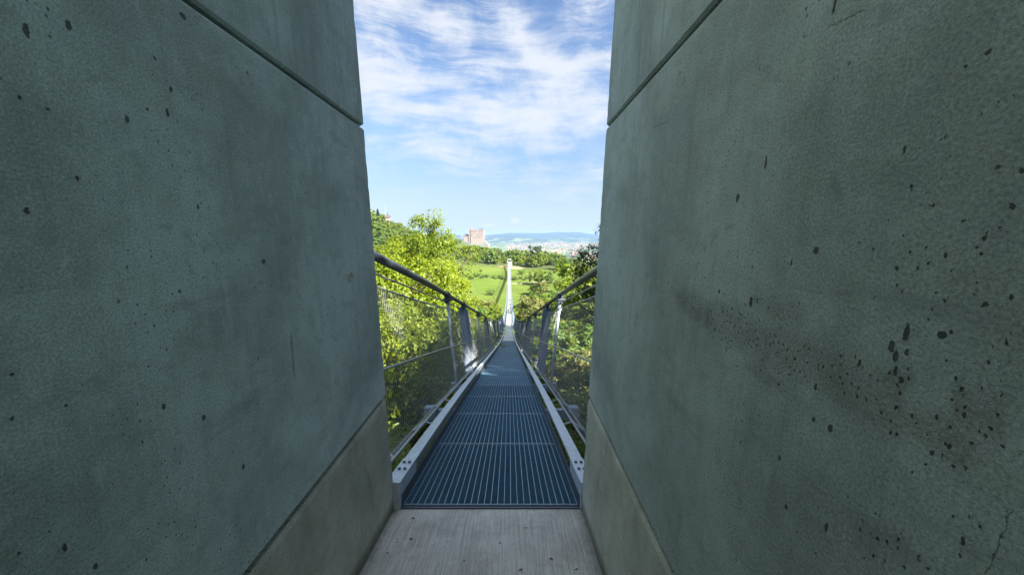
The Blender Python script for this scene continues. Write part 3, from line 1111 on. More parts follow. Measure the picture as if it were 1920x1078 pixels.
# the plain: fields, copses, then forested hills
vo = t.node('ShaderNodeTexVoronoi')
mpf = t.node('ShaderNodeMapping')
t.l.new(P, mpf.inputs[0])
mpf.inputs['Scale'].default_value = (.0030, .0016, .001)
mpf.inputs['Rotation'].default_value = (0, 0, .3)
t.l.new(mpf.outputs[0], vo.inputs['Vector'])
vo.inputs['Scale'].default_value = 1.3
sc = t.node('ShaderNodeSeparateColor')
t.l.new(vo.outputs['Color'], sc.inputs[0])
field = t.mix(sc.outputs[0], (.10, .16, .04), (.17, .20, .07))
field = t.mix(t.ramp(sc.outputs[1], .72, .78), field, (.30, .28, .13))
nF = t.noise(mpf.outputs[0], 3.2, 6, .62)
field = t.mix(t.ramp(nF, .50, .56), field, (.030, .055, .020))
col = t.mix(t.ramp(y, 900, 1500), col, field)
nG = t.noise(mpf.outputs[0], 1.1, 5, .55)
hill = t.mix(t.ramp(nG, .52, .60), (.028, .055, .024), (.14, .18, .06))
hill = t.mix(t.ramp(z, -95, -40), hill, (.026, .050, .024))
col = t.mix(t.ramp(y, 6400, 7600), col, hill)
# bare pale earth beside the far portal
q = t.node('ShaderNodeVectorMath', operation='MULTIPLY_ADD')
t.l.new(P, q.inputs[0])
q.inputs[1].default_value = (1 / 17, 1 / 9, 0)
q.inputs[2].default_value = (-(pp.x + 1) / 17, -(pp.y + 3) / 9, 0)
bare = t.ramp(t.math('ADD', t.vmath('LENGTH', q.outputs[0]), t.math('MULTIPLY', nB, .7)), 1.15, .85)
col = t.mix(bare, col, (.34, .26, .15))
principled(t, out, col, .9, 0, .15, t.math('ADD', nB, t.math('MULTIPLY', nC, .4)), .5, .7)
gobj = link('ground', np_mesh('ground', V, Q, mg, True))
tag(gobj, None, None, None, 'structure')

# pale path across the meadow
m = MB()
b = 0
prev = None
for k in range(46):
    xx = -4 + k * 1.25
    yy = 268.5 + 1.5 * math.sin(xx * .07)
    pr = [(xx, yy - .8, g1(xx, yy - .8) + .09), (xx, yy + .8, g1(xx, yy + .8) + .09)]
    m.v += pr
    if k:
        n = len(m.v)
        m.f.append((n - 4, n - 2, n - 1, n - 3))
mp_ = simple('path gravel', (.34, .31, .22), .9, 0, .2, .8)
tag(m.build('path', mp_), None, None, None, 'structure')

# ------------------------------------------------------------------ trees
def leaves(centers, normals, sizes, rs):
    """one rhombic leaf (quad) per centre"""
    n = len(centers)
    a = rs.normal(size=(n, 3))
    nrm = normals / np.linalg.norm(normals, axis=1, keepdims=True)
    u = np.cross(nrm, a)
    u /= np.linalg.norm(u, axis=1, keepdims=True) + 1e-9
    v = np.cross(nrm, u)
    L, W = sizes[:, None], sizes[:, None] * .55
    bend = nrm * sizes[:, None] * .15
    P = np.stack([centers - u * L, centers + v * W + bend, centers + u * L, centers - v * W + bend], 1).reshape(-1, 3)
    q = np.arange(4 * n, dtype=np.int32).reshape(-1, 4)
    return P, q

def tree_proto(name, H, Rr, nclump, per, leaf, base, mat, seed, flat=1.0, lean=0.0, shape='round', open_=0.0):
    rs = np.random.default_rng(seed)
    rd = random.Random(seed)
    root = empty(name)
    # trunk and limbs
    tm = MB()
    bend = Vector((rd.uniform(-.05, .05) + lean, rd.uniform(-.05, .05), 0)) * H
    top = .82 if shape != 'cone' else .98
    pts = [Vector((bend.x * (k / 6) ** 2, bend.y * (k / 6) ** 2, H * top * k / 6)) for k in range(7)]
    r0 = max(.10, H * .017)
    tm.tube(pts, [r0 * (1.25 if k == 0 else 1 - k / 6.6) for k in range(7)], 7)
    ends = []
    if shape != 'cone':
        nl = 9 if nclump < 100 else 20
        for i in range(nl):
            hgt = base + (.80 - base) * (i + .5) / nl
            s = pts[0].lerp(pts[6], hgt / .82) if False else Vector((bend.x * (hgt / top) ** 2, bend.y * (hgt / top) ** 2, H * hgt))
            an = i * 2.4 + rd.uniform(-.4, .4)
            prof = math.sin(math.pi * min(1, max(.12, (hgt - base * .7) / (1 - base * .7)))) ** .6
            ln = Rr * prof * rd.uniform(.7, 1.0)
            e = s + Vector((math.cos(an) * ln, math.sin(an) * ln, ln * rd.uniform(.35, .8)))
            mid = s.lerp(e, .5) + Vector((0, 0, -.08 * ln))
            rl = r0 * (1 - hgt) * .7 + .02
            tm.tube([s, mid, e], [rl, rl * .6, rl * .2], 5)
            ends.append(e)
            for k in range(2):
                an2 = an + rd.uniform(-1, 1)
                e2 = mid + Vector((math.cos(an2), math.sin(an2), rd.uniform(.3, .9))) * ln * .5
                tm.tube([mid, mid.lerp(e2, .5), e2], [rl * .5, rl * .3, rl * .12], 4)
                ends.append(e2)
    tr = tm.build('trunk', M['bark'], root, True)
    # crown: clumps of leaves through the volume, denser towards the outside
    C, Nn, S = [], [], []
    for i in range(nclump):
        if shape == 'cone':
            hh = base + (1 - base) * (i / nclump) ** .8
            an = i * 2.399 + rd.uniform(-.3, .3)
            rr = Rr * (1.02 - hh) * rd.uniform(.35, 1.0) + .1
            c = np.array([math.cos(an) * rr, math.sin(an) * rr, H * hh - rr * .25])
            cr = np.array([1, 1, .45]) * (Rr * .20 * (1.25 - hh) + .12)
        else:
            if i < len(ends) and rd.random() < .9:
                c = np.array(ends[i])
            else:
                d = rs.normal(size=3)
                d /= np.linalg.norm(d)
                rad = rd.uniform(.35, 1.0) ** .5
                lobes = 1 + .24 * math.sin(3 * math.atan2(d[1], d[0]) + seed) + .16 * math.sin(5 * d[2] + seed * 2)
                c = np.array([d[0] * Rr * rad * lobes, d[1] * Rr * rad * lobes, 0])
                zc, zr = H * (1 + base) / 2, H * (1 - base) / 2
                c[2] = zc + d[2] * zr * rad * .93 * flat
                f = (c[2] / H - base) / (1 - base)
                c[:2] *= (1.08 - .30 * max(0, f)) if shape == 'round' else (1.25 - .8 * max(0, f))
                c[0] += bend.x * (c[2] / (H * top)) ** 2
                c[1] += bend.y * (c[2] / (H * top)) ** 2
            cr = np.array([1, 1, .62]) * Rr * rd.uniform(.13, .27) * (1 - open_ * .4)
        k = int(per * rd.uniform(.6, 1.35))
        d = rs.normal(size=(k, 3))
        d /= np.linalg.norm(d, axis=1, keepdims=True)
        rad = rs.uniform(.25, 1.0, (k, 1)) ** .6
        pts_ = c + d * rad * cr
        out_ = c - np.array([0, 0, H * .5])
        out_ = out_ / (np.linalg.norm(out_) + 1e-6)
        nn = d * .8 + out_ * .5 + np.array([0, 0, .55]) + rs.normal(size=(k, 3)) * .55
        C.append(pts_)
        Nn.append(nn)
        S.append(leaf * rs.uniform(.6, 1.25, k))
    P, q = leaves(np.concatenate(C), np.concatenate(Nn), np.concatenate(S), rs)
    link('crown', np_mesh('crown', P, q, mat), root)
    root['_h'] = float(H)
    root['_r'] = float(Rr)
    return root

protos = {}
used = set()
def proto(key):
    if key in protos:
        return protos[key]
    a = dict(
        near1=('broadleaf_tree', 20, 4.6, 340, 130, .118, .18, 'leaf_bright', 11, 1, 0),
        near2=('broadleaf_tree', 18, 4.4, 260, 130, .116, .15, 'leaf_bright', 23, 1, .02),
        near3=('broadleaf_tree', 12, 4.2, 230, 125, .112, .12, 'leaf_bright', 37, 1, -.02),
        dark1=('broadleaf_tree', 21, 4.2, 150, 60, .125, .48, 'leaf_dark', 41, 1, 0),
        shade=('broadleaf_tree', 26, 6.5, 260, 60, .40, .10, 'leaf_dark', 5, 1, 0),
        shrub1=('shrub', 4, 2.3, 90, 75, .085, .02, 'leaf_bright', 51, 1, 0),
        shrub2=('shrub', 3.2, 2.2, 80, 70, .085, .02, 'leaf_mid', 53, 1, 0),
        mid1=('broadleaf_tree', 12, 4.6, 105, 48, .33, .10, 'leaf_mid', 61, 1, 0),
        mid2=('broadleaf_tree', 13, 4.2, 105, 46, .32, .10, 'leaf_bright', 67, 1, .02),
        mid3=('broadleaf_tree', 10, 4.2, 95, 48, .30, .08, 'leaf_pale', 71, 1, 0),
        far1=('broadleaf_tree', 13, 5.2, 75, 30, .62, .06, 'leaf_mid', 81, 1, 0),
        far2=('broadleaf_tree', 12, 5.0, 70, 30, .60, .06, 'leaf_mid', 83, 1, .02),
        far3=('broadleaf_tree', 11, 4.8, 70, 30, .58, .05, 'leaf_bright', 87, 1, 0),
        fard=('broadleaf_tree', 13, 5.2, 75, 30, .62, .05, 'leaf_dark', 89, 1, 0),
        con=('conifer_tree', 15, 3.6, 130, 26, .40, .10, 'needle', 91, 1, 0, 'cone'),
        hedge=('shrub', 2.0, 1.7, 26, 24, .26, .0, 'leaf_mid', 95, 1, 0),
    )[key]
    a = list(a)
    a[7] = M[a[7]]
    protos[key] = tree_proto(*a)
    return protos[key]

ntree = 0
def plant(key, X, Y, height, label, cat, group=None, wide=1.0, rot=None, sink=.25, name=None):
    """put one tree of a kind on the ground at (X, Y)"""
    global ntree
    p = proto(key)
    if key in used:
        o = copy_tree(p)
    else:
        o = p
        used.add(key)
    zc = max(1.0, Y / (CT * D))
    xc = (-.050 - .0066 * zc) * D
    rad = p['_r'] * height / p['_h'] * wide * 1.15
    if 4 < Y < 336 and abs(X - xc) < rad + 1.9:      # keep crowns clear of the bridge
        top_ok = B(zc, 0, 0).z - 1.6 - g1(X, Y)
        if height > top_ok:
            room = abs(X - xc) - 2.1
            if room > 2.0 and room / rad > .55:
                wide *= room / rad
            else:
                height = max(1.5, top_ok)
    s = height / p['_h']
    o.location = (X, Y, g1(X, Y) - sink)
    o.scale = (s * wide, s * wide, s)
    o.rotation_euler = (0, 0, random.uniform(0, 6.28) if rot is None else rot)
    if name:
        o.name = name
    tag(o, label, cat)
    if group:
        o['group'] = group
    elif 'group' in o:
        del o['group']
    ntree += 1
    return o

def plant_px(key, px, py_top, Y, label, cat='tree', group=None, wide=1.0, rot=None, minh=2.0):
    p = at(px, py_top, Y)
    h = max(minh, p.z - g1(p.x, Y) + .25)
    return plant(key, p.x, Y, h, label, cat, group, wide, rot)

# --- close trees left of the bridge
plant_px('near1', 806, 384, 31, 'tall yellow green tree rising highest left of the bridge', wide=1.05, rot=1.97)
plant_px('near2', 752, 425, 29, 'bright green tree between the tallest tree and the left wall', wide=1.0, rot=2.0)
plant_px('near3', 712, 432, 23, 'yellowish tree closest to the edge of the left wall', wide=.95, rot=1.0)
plant_px('near2', 838, 470, 40, 'bright green tree right of the tallest tree at the meadow edge', wide=.9, rot=4.0)
plant_px('near3', 775, 505, 27, 'leafy young tree under the tallest tree behind the left cable', wide=1.15, rot=2.7)
plant_px('near3', 722, 545, 17, 'low bright tree behind the mesh beside the left wall', wide=1.1, rot=5.1)
plant_px('near2', 822, 560, 34, 'bright tree behind the first left hanger rod', wide=1.1, rot=.9)
plant_px('near3', 850, 575, 52, 'bright round tree behind the left hanger plate', wide=1.0, rot=3.3)
plant_px('near3', 776, 610, 20, 'low leafy tree behind the middle of the left mesh', wide=1.1, rot=3.9)
plant_px('shrub1', 745, 690, 13.5, 'bright shrub low behind the left mesh near the wall', 'shrub', wide=1.2)
plant_px('shrub1', 825, 655, 25, 'bright shrub below the first left hanger rod', 'shrub', wide=1.5)
plant_px('shrub2', 790, 760, 15, 'green shrub beside the left end of the first crossbeam', 'shrub', wide=1.1)
plant_px('shrub2', 738, 800, 9.5, 'dark green shrub at the foot of the left wall', 'shrub', wide=1.0)
# --- right of the bridge
plant_px('dark1', 1152, 404, 36, 'dark sparse tree at the edge of the right wall', wide=.95, rot=.3)
plant_px('mid2', 1100, 552, 135, 'green tree behind the top of the right mesh near the wall', wide=1.1)
plant_px('mid2', 1078, 575, 128, 'bright round tree behind the right mesh', wide=1.1)
plant_px('mid2', 1098, 598, 104, 'large green tree behind the middle of the right mesh', wide=1.2)
plant_px('mid3', 1100, 655, 82, 'pale yellowish shrub behind the right mesh beside the wall', 'shrub', wide=1.3)
plant_px('mid2', 1074, 668, 92, 'bright shrub behind the first right hanger rod', 'shrub', wide=1.3)
plant_px('mid3', 1056, 690, 84, 'small pale shrub low behind the right mesh', 'shrub', wide=1.2)
plant_px('shrub2', 1104, 735, 22, 'dark green shrub low beside the right wall', 'shrub', wide=1.2)
plant_px('mid2', 1108, 482, 120, 'green tree just left of the dark sparse tree', wide=1.0)
# --- tall trees right of the passage, outside the picture, that shade the near deck
rsh = random.Random(21)
for k, Yd in enumerate(range(5, 76, 5)):
    zd = B(max(1, Yd / (CT * D)), 0, 0).z
    X = 17 + 1.2 * (k % 3) + Yd * .11
    t_ = X / SUN_DIR.x
    Y = Yd + SUN_DIR.y * t_
    need = zd + SUN_DIR.z * t_ + (4.6 if Yd < 22 else 3.2) - g1(X, Y)
    plant('shade', X, Y, max(15, need - (4.0 if Yd == 10 else 0)), 'tall dark tree on the slope beside the passage, outside the opening', 'tree', 'tall trees beside the passage', wide=.95)
for (X, Y, h) in ((-11, -14, 20), (3, -26, 22)):
    plant('shade', X, Y, h, 'tall dark tree on the slope beside the passage, outside the opening', 'tree', 'tall trees beside the passage')
# --- bushes and trees of the valley in front of the meadow
valley = [(868, 588, 118, 'mid2'), (885, 570, 150, 'mid1'), (905, 560, 168, 'mid3'), (918, 566, 160, 'mid2'), (935, 575, 150, 'mid2'), (946, 590, 128, 'mid1'), (893, 592, 112, 'mid2'),
          (912, 590, 120, 'mid2'), (928, 598, 108, 'mid2'), (973, 566, 165, 'mid1'), (985, 552, 182, 'mid3'), (1000, 560, 168, 'mid3'), (1012, 548, 180, 'mid1'), (1022, 565, 150, 'mid3'),
          (1038, 555, 170, 'mid2'), (1052, 548, 175, 'mid1'), (1065, 560, 150, 'mid2'), (1078, 545, 170, 'mid1'), (975, 592, 120, 'mid1'), (990, 585, 130, 'mid2'), (1006, 590, 118, 'mid2'),
          (1028, 592, 110, 'mid3'), (1046, 585, 118, 'mid2'), (1062, 598, 98, 'mid1'), (862, 612, 95, 'mid2'), (880, 625, 88, 'mid1'), (1030, 625, 92, 'mid2'), (950, 605, 115, 'mid1'), (968, 604, 112, 'mid2')]
kinds = {'mid1': 'green', 'mid2': 'bright yellow green', 'mid3': 'pale blossoming'}
for (px, py, Y, k) in valley:
    side = 'left' if px < 956 else 'right'
    plant_px(k, px, py, Y, f'{kinds[k]} tree in the thicket below the meadow, {side} of the bridge', 'tree', f'thicket trees {side} of the bridge', wide=random.uniform(.95, 1.3), minh=5)
# --- group of bushes in the meadow right of the bridge
plant_px('mid2', 1010, 505, 262, 'yellow green bushy tree alone in the meadow right of the bridge', wide=1.1)
plant_px('mid1', 1030, 508, 258, 'darker tree right of the yellow green bush in the meadow', wide=.9)
plant_px('mid3', 1016, 527, 235, 'pale brownish bush in front of the meadow trees', 'shrub', wide=1.2)
plant_px('mid1', 1000, 532, 238, 'small green bush at the left foot of the meadow trees', 'shrub', wide=1.1)
plant_px('mid2', 1046, 522, 240, 'bright green tree at the right end of the meadow bushes', wide=1.0)
plant_px('mid3', 994, 508, 268, 'thin pale young tree standing in the meadow', wide=.35)
for (px, py, Y, k, nm) in ((884, 523, 276, 'shrub2', 'left'), (902, 511, 300, 'mid1', 'left'), (921, 545, 236, 'shrub2', 'left'), (872, 553, 228, 'mid2', 'left'), (978, 512, 300, 'shrub2', 'right'),
                          (1040, 498, 305, 'mid2', 'right'), (1056, 512, 280, 'mid1', 'right'), (1066, 530, 240, 'mid2', 'right')):
    p = at(px, py, Y)
    plant(k, p.x, Y, random.uniform(2, 4.5), f'small lone bush scattered on the meadow, {nm} of the bridge', 'shrub', f'lone bushes on the meadow, {nm}', 1.2)
# --- hedge line across the meadow
for k in range(30):
    px = 866 + k * 4.6 + random.uniform(-3, 3)
    Y = 282 + random.uniform(-3, 3)
    p = at(px, 525, Y)
    plant('hedge', p.x, Y, random.uniform(.8, 2.6), 'low dark shrub in the hedge line across the meadow', 'shrub', 'hedge shrubs across the meadow', random.uniform(.9, 1.7), sink=.1)
# --- belt of trees behind the meadow and the far portal
belt = []
rb = random.Random(3)
for k in range(46):
    px = 852 + k * 5.2 + rb.uniform(-3, 3)
    Y = rb.uniform(345, 385)
    top = np.interp(px, [852, 880, 900, 930, 945, 965, 985, 1000, 1020, 1050, 1075, 1100], [470, 472, 466, 472, 476, 482, 480, 476, 474, 480, 484, 490]) + rb.uniform(-4, 8)
    if 938 < px < 972:
        Y += 18
    belt.append((px, top, Y))
for k in range(40):
    px = 862 + k * 5.6 + rb.uniform(-3, 3)
    Y = rb.uniform(400, 470)
    top = np.interp(px, [862, 900, 920, 960, 1000, 1010, 1050, 1100], [456, 457, 460, 466, 470, 463, 478, 486]) + rb.uniform(-1, 9)
    belt.append((px, top, Y))
bw = {'far1': 'green tree', 'far2': 'olive green tree', 'far3': 'yellow green tree', 'fard': 'dark tree'}
for (px, top, Y) in belt:
    k = rb.choices(['far1', 'far2', 'far3', 'fard'], [3, 3, 5, 1])[0]
    side = 'left of the far portal' if px < 952 else 'right of the far portal'
    row = 'front' if Y < 398 else 'back'
    plant_px(k, px, top, Y, f'{bw[k]} in the {row} of the wood {side}', 'tree', f'wood {side}', rb.uniform(.85, 1.25), minh=5)
plant_px('fard', 1006, 459, 420, 'dark crowned tree standing above the wood right of the portal', wide=1.0)
for (px, top, Y) in ((868, 492, 330), (878, 488, 328), (888, 492, 326), (1062, 488, 322), (1048, 484, 330), (1070, 498, 312)):
    side = 'left' if px < 956 else 'right'
    plant_px('far2', px, top, Y, f'broad tree at the upper meadow edge on the {side}', 'tree', f'trees at the upper meadow edge, {side}', 1.1)
# --- wooded hill on the far left and the castle slope
for k in range(105):
    px = 690 + (k % 15) * 9 + rb.uniform(-5, 5)
    Y = 318 + (k // 15) * 30 + rb.uniform(-14, 14)
    X = (px - 960) / 710 * Y
    if Y < 375 and px > 790:
        continue
    plant(rb.choice(['far1', 'far2', 'far3']), X, Y, rb.uniform(9, 14), 'green tree in the wood on the hill at the far left', 'tree', 'wood on the far left hill', rb.uniform(.9, 1.3))
for k in range(80):
    px = 800 + (k % 20) * 6.6 + rb.uniform(-4, 4)
    Y = 520 + (k // 20) * 85 + rb.uniform(-35, 35)
    if 866 < px < 912 and Y > 760:
        Y = 740
    X = (px - 960) / 710 * Y
    plant(rb.choice(['far1', 'far2', 'fard', 'far1']), X, Y, rb.uniform(9, 14), 'green tree in the wood on the slope below the castle', 'tree', 'wood below the castle', rb.uniform(1.0, 1.4))
ro = random.Random(77)                         # the same woods carried on to either side, past the edges of the opening
wv2, wq2, off2 = {0: [], 1: []}, {0: [], 1: []}, [0, 0]
for k in range(110):
    Y = 45 + 480 * ro.random() ** 1.2
    left = k < 72
    X = -Y * ro.uniform(.42, .92) if left else Y * ro.uniform(.32, .75)
    pk = proto(ro.choice(['far1', 'far2', 'far3']))
    sc_ = ro.uniform(9, 14) / pk['_h']
    an = ro.uniform(0, 6.28)
    rot_ = np.array([[math.cos(an), -math.sin(an), 0], [math.sin(an), math.cos(an), 0], [0, 0, 1]]) * sc_
    for ci, nm in enumerate(('crown', 'trunk')):
        me = [c for c in pk.children if c.name.startswith(nm)][0].data
        co = np.empty(len(me.vertices) * 3)
        me.vertices.foreach_get('co', co)
        wv2[ci].append(co.reshape(-1, 3) @ rot_.T + np.array([X, Y, g1(X, Y) - .3]))
        fq = np.array([tuple(p.vertices) for p in me.polygons if len(p.vertices) == 4], np.int32)
        wq2[ci].append(fq + off2[ci])
        off2[ci] += len(me.vertices)
dw = link('distant_wood', np_mesh('distant_wood', np.concatenate(wv2[0]), np.concatenate(wq2[0]), M['leaf_mid']))
tag(dw, 'green wood on the slopes on either side, beyond the opening', 'wood', None, 'stuff')
link('trunks', np_mesh('trunks', np.concatenate(wv2[1]), np.concatenate(wq2[1]), M['bark']), dw)['kind'] = 'stuff'
plant_px('con', 708, 392, 455, 'dark conifer on top of the hill at the far left', 'tree', wide=1.1)

# ------------------------------------------------------------------ buildings
def bx(parent, name, mat, X, Y, Z0, Z1, wx, wy, rz=0):
    m = MB()
    m.box((X, Y, (Z0 + Z1) / 2), (wx, wy, Z1 - Z0), rz)
    return m.build(name, mat, parent)

def gable(parent, name, mat, X, Y, Z0, h, wx, wy, rz=0):
    m = MB()
    r_ = Matrix.Rotation(rz, 3, 'Z')
    q = [(-wx / 2, -wy / 2, 0), (wx / 2, -wy / 2, 0), (wx / 2, wy / 2, 0), (-wx / 2, wy / 2, 0), (-wx / 2, 0, h), (wx / 2, 0, h)]
    m.add([Vector((X, Y, Z0)) + r_ @ Vector(p) for p in q], [(0, 1, 5, 4), (2, 3, 4, 5), (1, 2, 5), (3, 0, 4), (3, 2, 1, 0)])
    return m.build(name, mat, parent)

CYd = 850.0
c0, c1 = at(882, 451, CYd), at(907, 432, CYd)
castle = empty('castle', ((c0.x + c1.x) / 2, CYd, c0.z - 6))
tag(castle, 'pale stone castle with a tall block and corner tower on the wooded ridge', 'castle')
bx(castle, 'keep', M['castle_stone'], (c0.x + c1.x) / 2 + .6, CYd + 7, c0.z - 8, c1.z, c1.x - c0.x, 15)
m = MB()
m.box(((c0.x + c1.x) / 2 + .6, CYd + 7, c1.z + .35), (c1.x - c0.x + .8, 15.8, .7))
m.build('parapet', M['castle_stone'], castle)
gable(castle, 'roof', M['roof_dark'], c1.x - 6, CYd + 8, c1.z + .7, 3.4, 9, 8)
gable(castle, 'roof', M['roof_red'], c0.x + 8, CYd + 9, c1.z + .7, 1.8, 7, 7)
bx(castle, 'stair_turret', M['castle_stone'], c1.x - .4, CYd + 2, c0.z - 8, c1.z - 4.5, 3.0, 4)
tw = at(880.3, 431, CYd)
bx(castle, 'tower', M['castle_stone'], tw.x, CYd + 5, c0.z - 8, tw.z, 4.6, 9)
sp = at(882.5, 427.5, CYd)
m = MB()
m.tube([Vector((sp.x, CYd + 5, tw.z)), Vector((sp.x, CYd + 5, tw.z + 1.2)), Vector((sp.x, CYd + 5, sp.z + 1.5))], [1.5, 1.4, .15], 6)
m.build('spire', M['roof_red'], castle)
m = MB()
st = at(895, 428, CYd)
m.tube([Vector((st.x, CYd + 8, c1.z)), Vector((st.x, CYd + 8, st.z))], [.9, .2], 6)
m.build('chimney', M['roof_dark'], castle)
wa, wb = at(870, 449, CYd), at(879, 442, CYd)
bx(castle, 'wing', M['castle_stone'], (wa.x + wb.x) / 2, CYd + 6, wa.z - 6, wb.z - 1.5, wb.x - wa.x, 9)
gable(castle, 'wing_roof', M['roof_dark'], (wa.x + wb.x) / 2, CYd + 6, wb.z - 1.5, 4.6, wb.x - wa.x + 1, 10)
ta, tb = at(865.2, 446, CYd), at(865.2, 439, CYd)
bx(castle, 'turret', M['castle_stone'], ta.x, CYd + 5, ta.z - 6, tb.z, 2.4, 2.4)
va, vb = at(907, 456, CYd), at(917, 450, CYd)
m = MB()
m.hexa([(va.x - 1, CYd, va.z - 14), (vb.x, CYd - 6, va.z - 14), (vb.x, CYd + 6, va.z - 14), (va.x - 1, CYd + 10, va.z - 14),
        (va.x - 1, CYd, vb.z), (vb.x, CYd - 6, va.z - 3), (vb.x, CYd + 6, va.z - 3), (va.x - 1, CYd + 10, vb.z)])
m.build('outer_wall', M['white_wall'], castle)
for r_ in range(4):
    for k in range(6):
        if (r_ * 6 + k) % 5 == 3:
            continue
        px, py = 885 + k * 3.7, 434.5 + r_ * 3.8
        p = at(px, py, CYd)
        bx(castle, 'window', M['window'], p.x, CYd - .5, p.z - 1.0, p.z + 1.0, 1.5, .12)

# house and mast on the left hill
hp = at(727, 404, 440)
hz = g1(hp.x, 440)
house = empty('hill_house', (hp.x, 440, hz))
tag(house, 'small house with a dark purple roof on the far left hilltop', 'house')
top = max(hp.z, hz + 4)
bx(house, 'wall', M['castle_stone'], hp.x, 440, hz - 1, top - 2.2, 4.2, 4)
gable(house, 'roof', simple('purple slate', (.13, .085, .11), .7), hp.x, 440, top - 2.2, 2.6, 5.4, 5)
bx(house, 'roof_turret', M['roof_dark'], hp.x, 440, top, top + 2.3, .9, .9)
mp0 = at(722.5, 404, 446)
mast = MB()
mtop = at(722.5, 384, 446)
mast.tube([Vector((mp0.x, 446, g1(mp0.x, 446))), Vector((mp0.x, 446, mtop.z))], [.13, .06], 6)
mo = mast.build('radio_mast', M['galv'], None, False, (mp0.x, 446, g1(mp0.x, 446)))
tag(mo, 'thin grey mast on the far left hilltop behind the house', 'mast')

# the town in the plain: a few nearer houses by themselves, the rest reads as one mass
def house_geo(m, rm, X, Y, s, rz, h):
    z = g1(X, Y)
    m.box((X, Y, z + h / 2 - 1), (s, s * .8, h + 2), rz)
    r_ = Matrix.Rotation(rz, 3, 'Z')
    wx, wy = s * 1.08, s * .9
    q = [(-wx / 2, -wy / 2, 0), (wx / 2, -wy / 2, 0), (wx / 2, wy / 2, 0), (-wx / 2, wy / 2, 0), (-wx / 2, 0, s * .35), (wx / 2, 0, s * .35)]
    rm.add([Vector((X, Y, z + h)) + r_ @ Vector(p) for p in q], [(0, 1, 5, 4), (2, 3, 4, 5), (1, 2, 5), (3, 0, 4), (3, 2, 1, 0)])
rt = random.Random(9)
mw, mr = MB(), MB()
def px_plain(px, py):
    """where a pixel's ray meets the plain"""
    d = ray(px, py)
    y_ = 900.0
    while y_ < 9000:
        if d.z / d.y * y_ <= g1(d.x / d.y * y_, y_):
            return d.x / d.y * y_, y_
        y_ += 20
    return None
for k in range(650):
    px = rt.uniform(950, 1125)
    band = rt.random()
    if band < .55:
        py = rt.gauss(459.5, 2.2)
    elif band < .8:
        py = rt.uniform(462, 470) - max(0, (px - 1030)) * .02
    else:
        py = rt.gauss(477, 5)
    q = px_plain(px, py)
    if not q:
        continue
    house_geo(mw, mr, q[0], q[1], rt.uniform(9, 17), rt.uniform(0, 3.1), rt.uniform(5, 9))
tw_ = mw.build('distant_town', simple('town walls', (.33, .295, .27), .9, 0, .3, .02))
tag(tw_, 'hazy mass of small white houses spread over the plain', 'town', None, 'stuff')
mr.build('roofs', M['roof_red'], tw_)['kind'] = 'stuff'
named = [(985, 467, 34, 'long pale building at the near edge of the town'), (972, 462, 20, 'white house at the left edge of the town'), (1045, 478, 22, 'white house in the plain left of the dark sparse tree')]
for (px, py, s, lab) in named:
    q = px_plain(px, py)
    if not q:
        continue
    z = g1(*q)
    ho = empty('town_house', (q[0], q[1], z))
    tag(ho, lab, 'house')
    bx(ho, 'wall', M['white_wall'], q[0], q[1], z - 1, z + 9, s * 1.4, 12)
    gable(ho, 'roof', M['roof_red'], q[0], q[1], z + 9, 5, s * 1.5, 13)

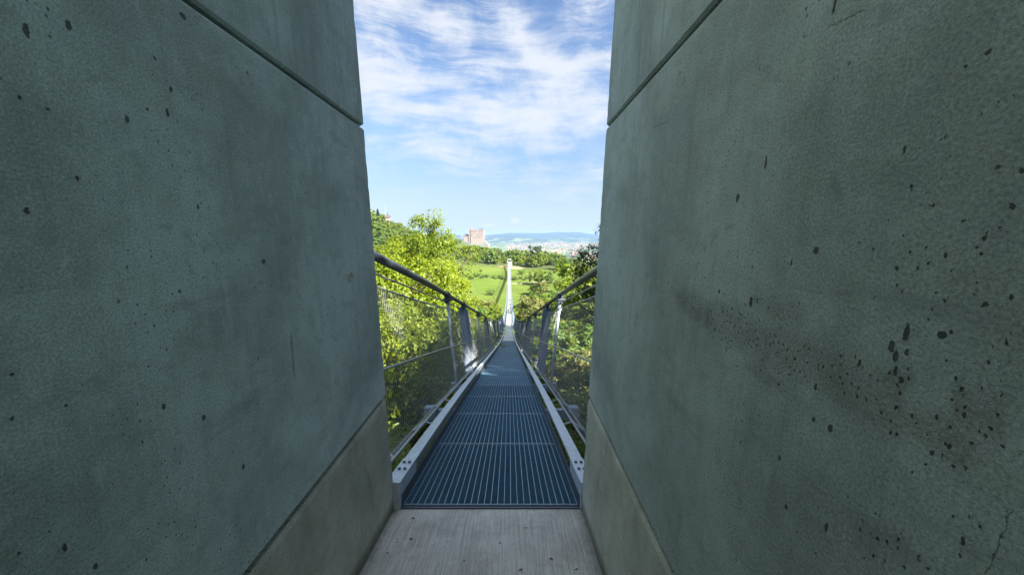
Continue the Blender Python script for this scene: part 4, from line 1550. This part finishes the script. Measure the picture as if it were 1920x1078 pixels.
# ------------------------------------------------------------------ people far out on the bridge
def person_mesh(shirt, trousers):
    sk = bpy.data.meshes.new('person_skeleton')
    vs = [((0, 0, .95), .14), ((0, 0, 1.18), .15), ((0, 0, 1.40), .16), ((0, 0, 1.52), .06), ((0, .01, 1.60), .085), ((0, .01, 1.70), .085),
          ((.10, 0, .88), .10), ((.11, .10, .48), .07), ((.11, .02, .08), .05), ((.11, .14, .04), .045),
          ((-.10, 0, .88), .10), ((-.11, -.06, .48), .07), ((-.11, -.18, .10), .05), ((-.11, -.06, .04), .045),
          ((.20, 0, 1.40), .06), ((.25, -.05, 1.14), .048), ((.25, .06, .92), .038), ((-.20, 0, 1.40), .06), ((-.25, .05, 1.14), .048), ((-.25, .12, .92), .038)]
    ed = [(0, 1), (1, 2), (2, 3), (3, 4), (4, 5), (0, 6), (6, 7), (7, 8), (8, 9), (0, 10), (10, 11), (11, 12), (12, 13), (2, 14), (14, 15), (15, 16), (2, 17), (17, 18), (18, 19)]
    sk.from_pydata([v for v, _ in vs], ed, [])
    o = bpy.data.objects.new('person_skeleton', sk)
    COL.objects.link(o)
    md = o.modifiers.new('skin', 'SKIN')
    o.modifiers.new('sub', 'SUBSURF').levels = 1
    for i, (_, r_) in enumerate(vs):
        sk.skin_vertices[0].data[i].radius = (r_, r_ * .8)
        sk.skin_vertices[0].data[i].use_root = (i == 0)
    dg = bpy.context.evaluated_depsgraph_get()
    dg.update()
    me = bpy.data.meshes.new_from_object(o.evaluated_get(dg))
    bpy.data.objects.remove(o)
    me.name = 'person'
    skin = bpy.data.materials.get('skin') or simple('skin', (.45, .28, .2), .6)
    me.materials.clear()
    for mt in (trousers, shirt, skin):
        me.materials.append(mt)
    for p in me.polygons:
        z = p.center.z
        p.material_index = 2 if z > 1.5 or (abs(p.center.x) > .21 and z < 1.0 and z > .8) else (1 if z > .93 else 0)
    return me

cloth = {k: simple('cloth ' + k, c, .85) for k, c in dict(navy=(.02, .03, .07), black=(.015, .015, .018), red=(.25, .03, .03), grey=(.12, .12, .13)).items()}
hair_m = simple('hair', (.03, .02, .015), .7)
for (z, x, sh, trz, lab) in ((64, .03, 'black', 'navy', 'person in black walking farthest out on the sunlit bridge'), (57.5, .10, 'navy', 'black', 'person in a dark blue top, second farthest on the bridge'),
                             (51, .12, 'grey', 'black', 'person in grey in the middle of the sunlit bridge'), (47.5, -.08, 'black', 'grey', 'person in a black top, nearest of the walkers on the bridge')):
    b0 = B(z, x, .004)
    po = link('person', person_mesh(cloth[sh], cloth[trz]), None, b0)
    tag(po, lab, 'person', 'people walking on the bridge')
    hb = MB()
    hb.tube([Vector((0, -.02, 1.64)), Vector((0, -.02, 1.70)), Vector((0, -.01, 1.775)), Vector((0, 0, 1.79))], [.095, .10, .07, .01], 8)
    hb.build('hair', hair_m, po, True, (0, 0, 0))

# ------------------------------------------------------------------ haze over the distance
hm, t, out = mat_new('haze')
pv = t.node('ShaderNodeVolumePrincipled')
pv.inputs['Color'].default_value = (.36, .55, .90, 1)
pv.inputs['Density'].default_value = 0.000075
pv.inputs['Anisotropy'].default_value = 0.1
t.l.new(pv.outputs[0], out.inputs['Volume'])
hz_ = MB()
zlo, zhi = float(gz.min()) - 1.5, max(float(gz.max()), 60) + 6
hz_.box((0, 6600, (zlo + zhi) / 2), (28000, 13900, zhi - zlo))
tag(hz_.build('haze', hm), None, None, None, 'stuff')
print('trees', ntree, 'ground', gz.min(), gz.max())
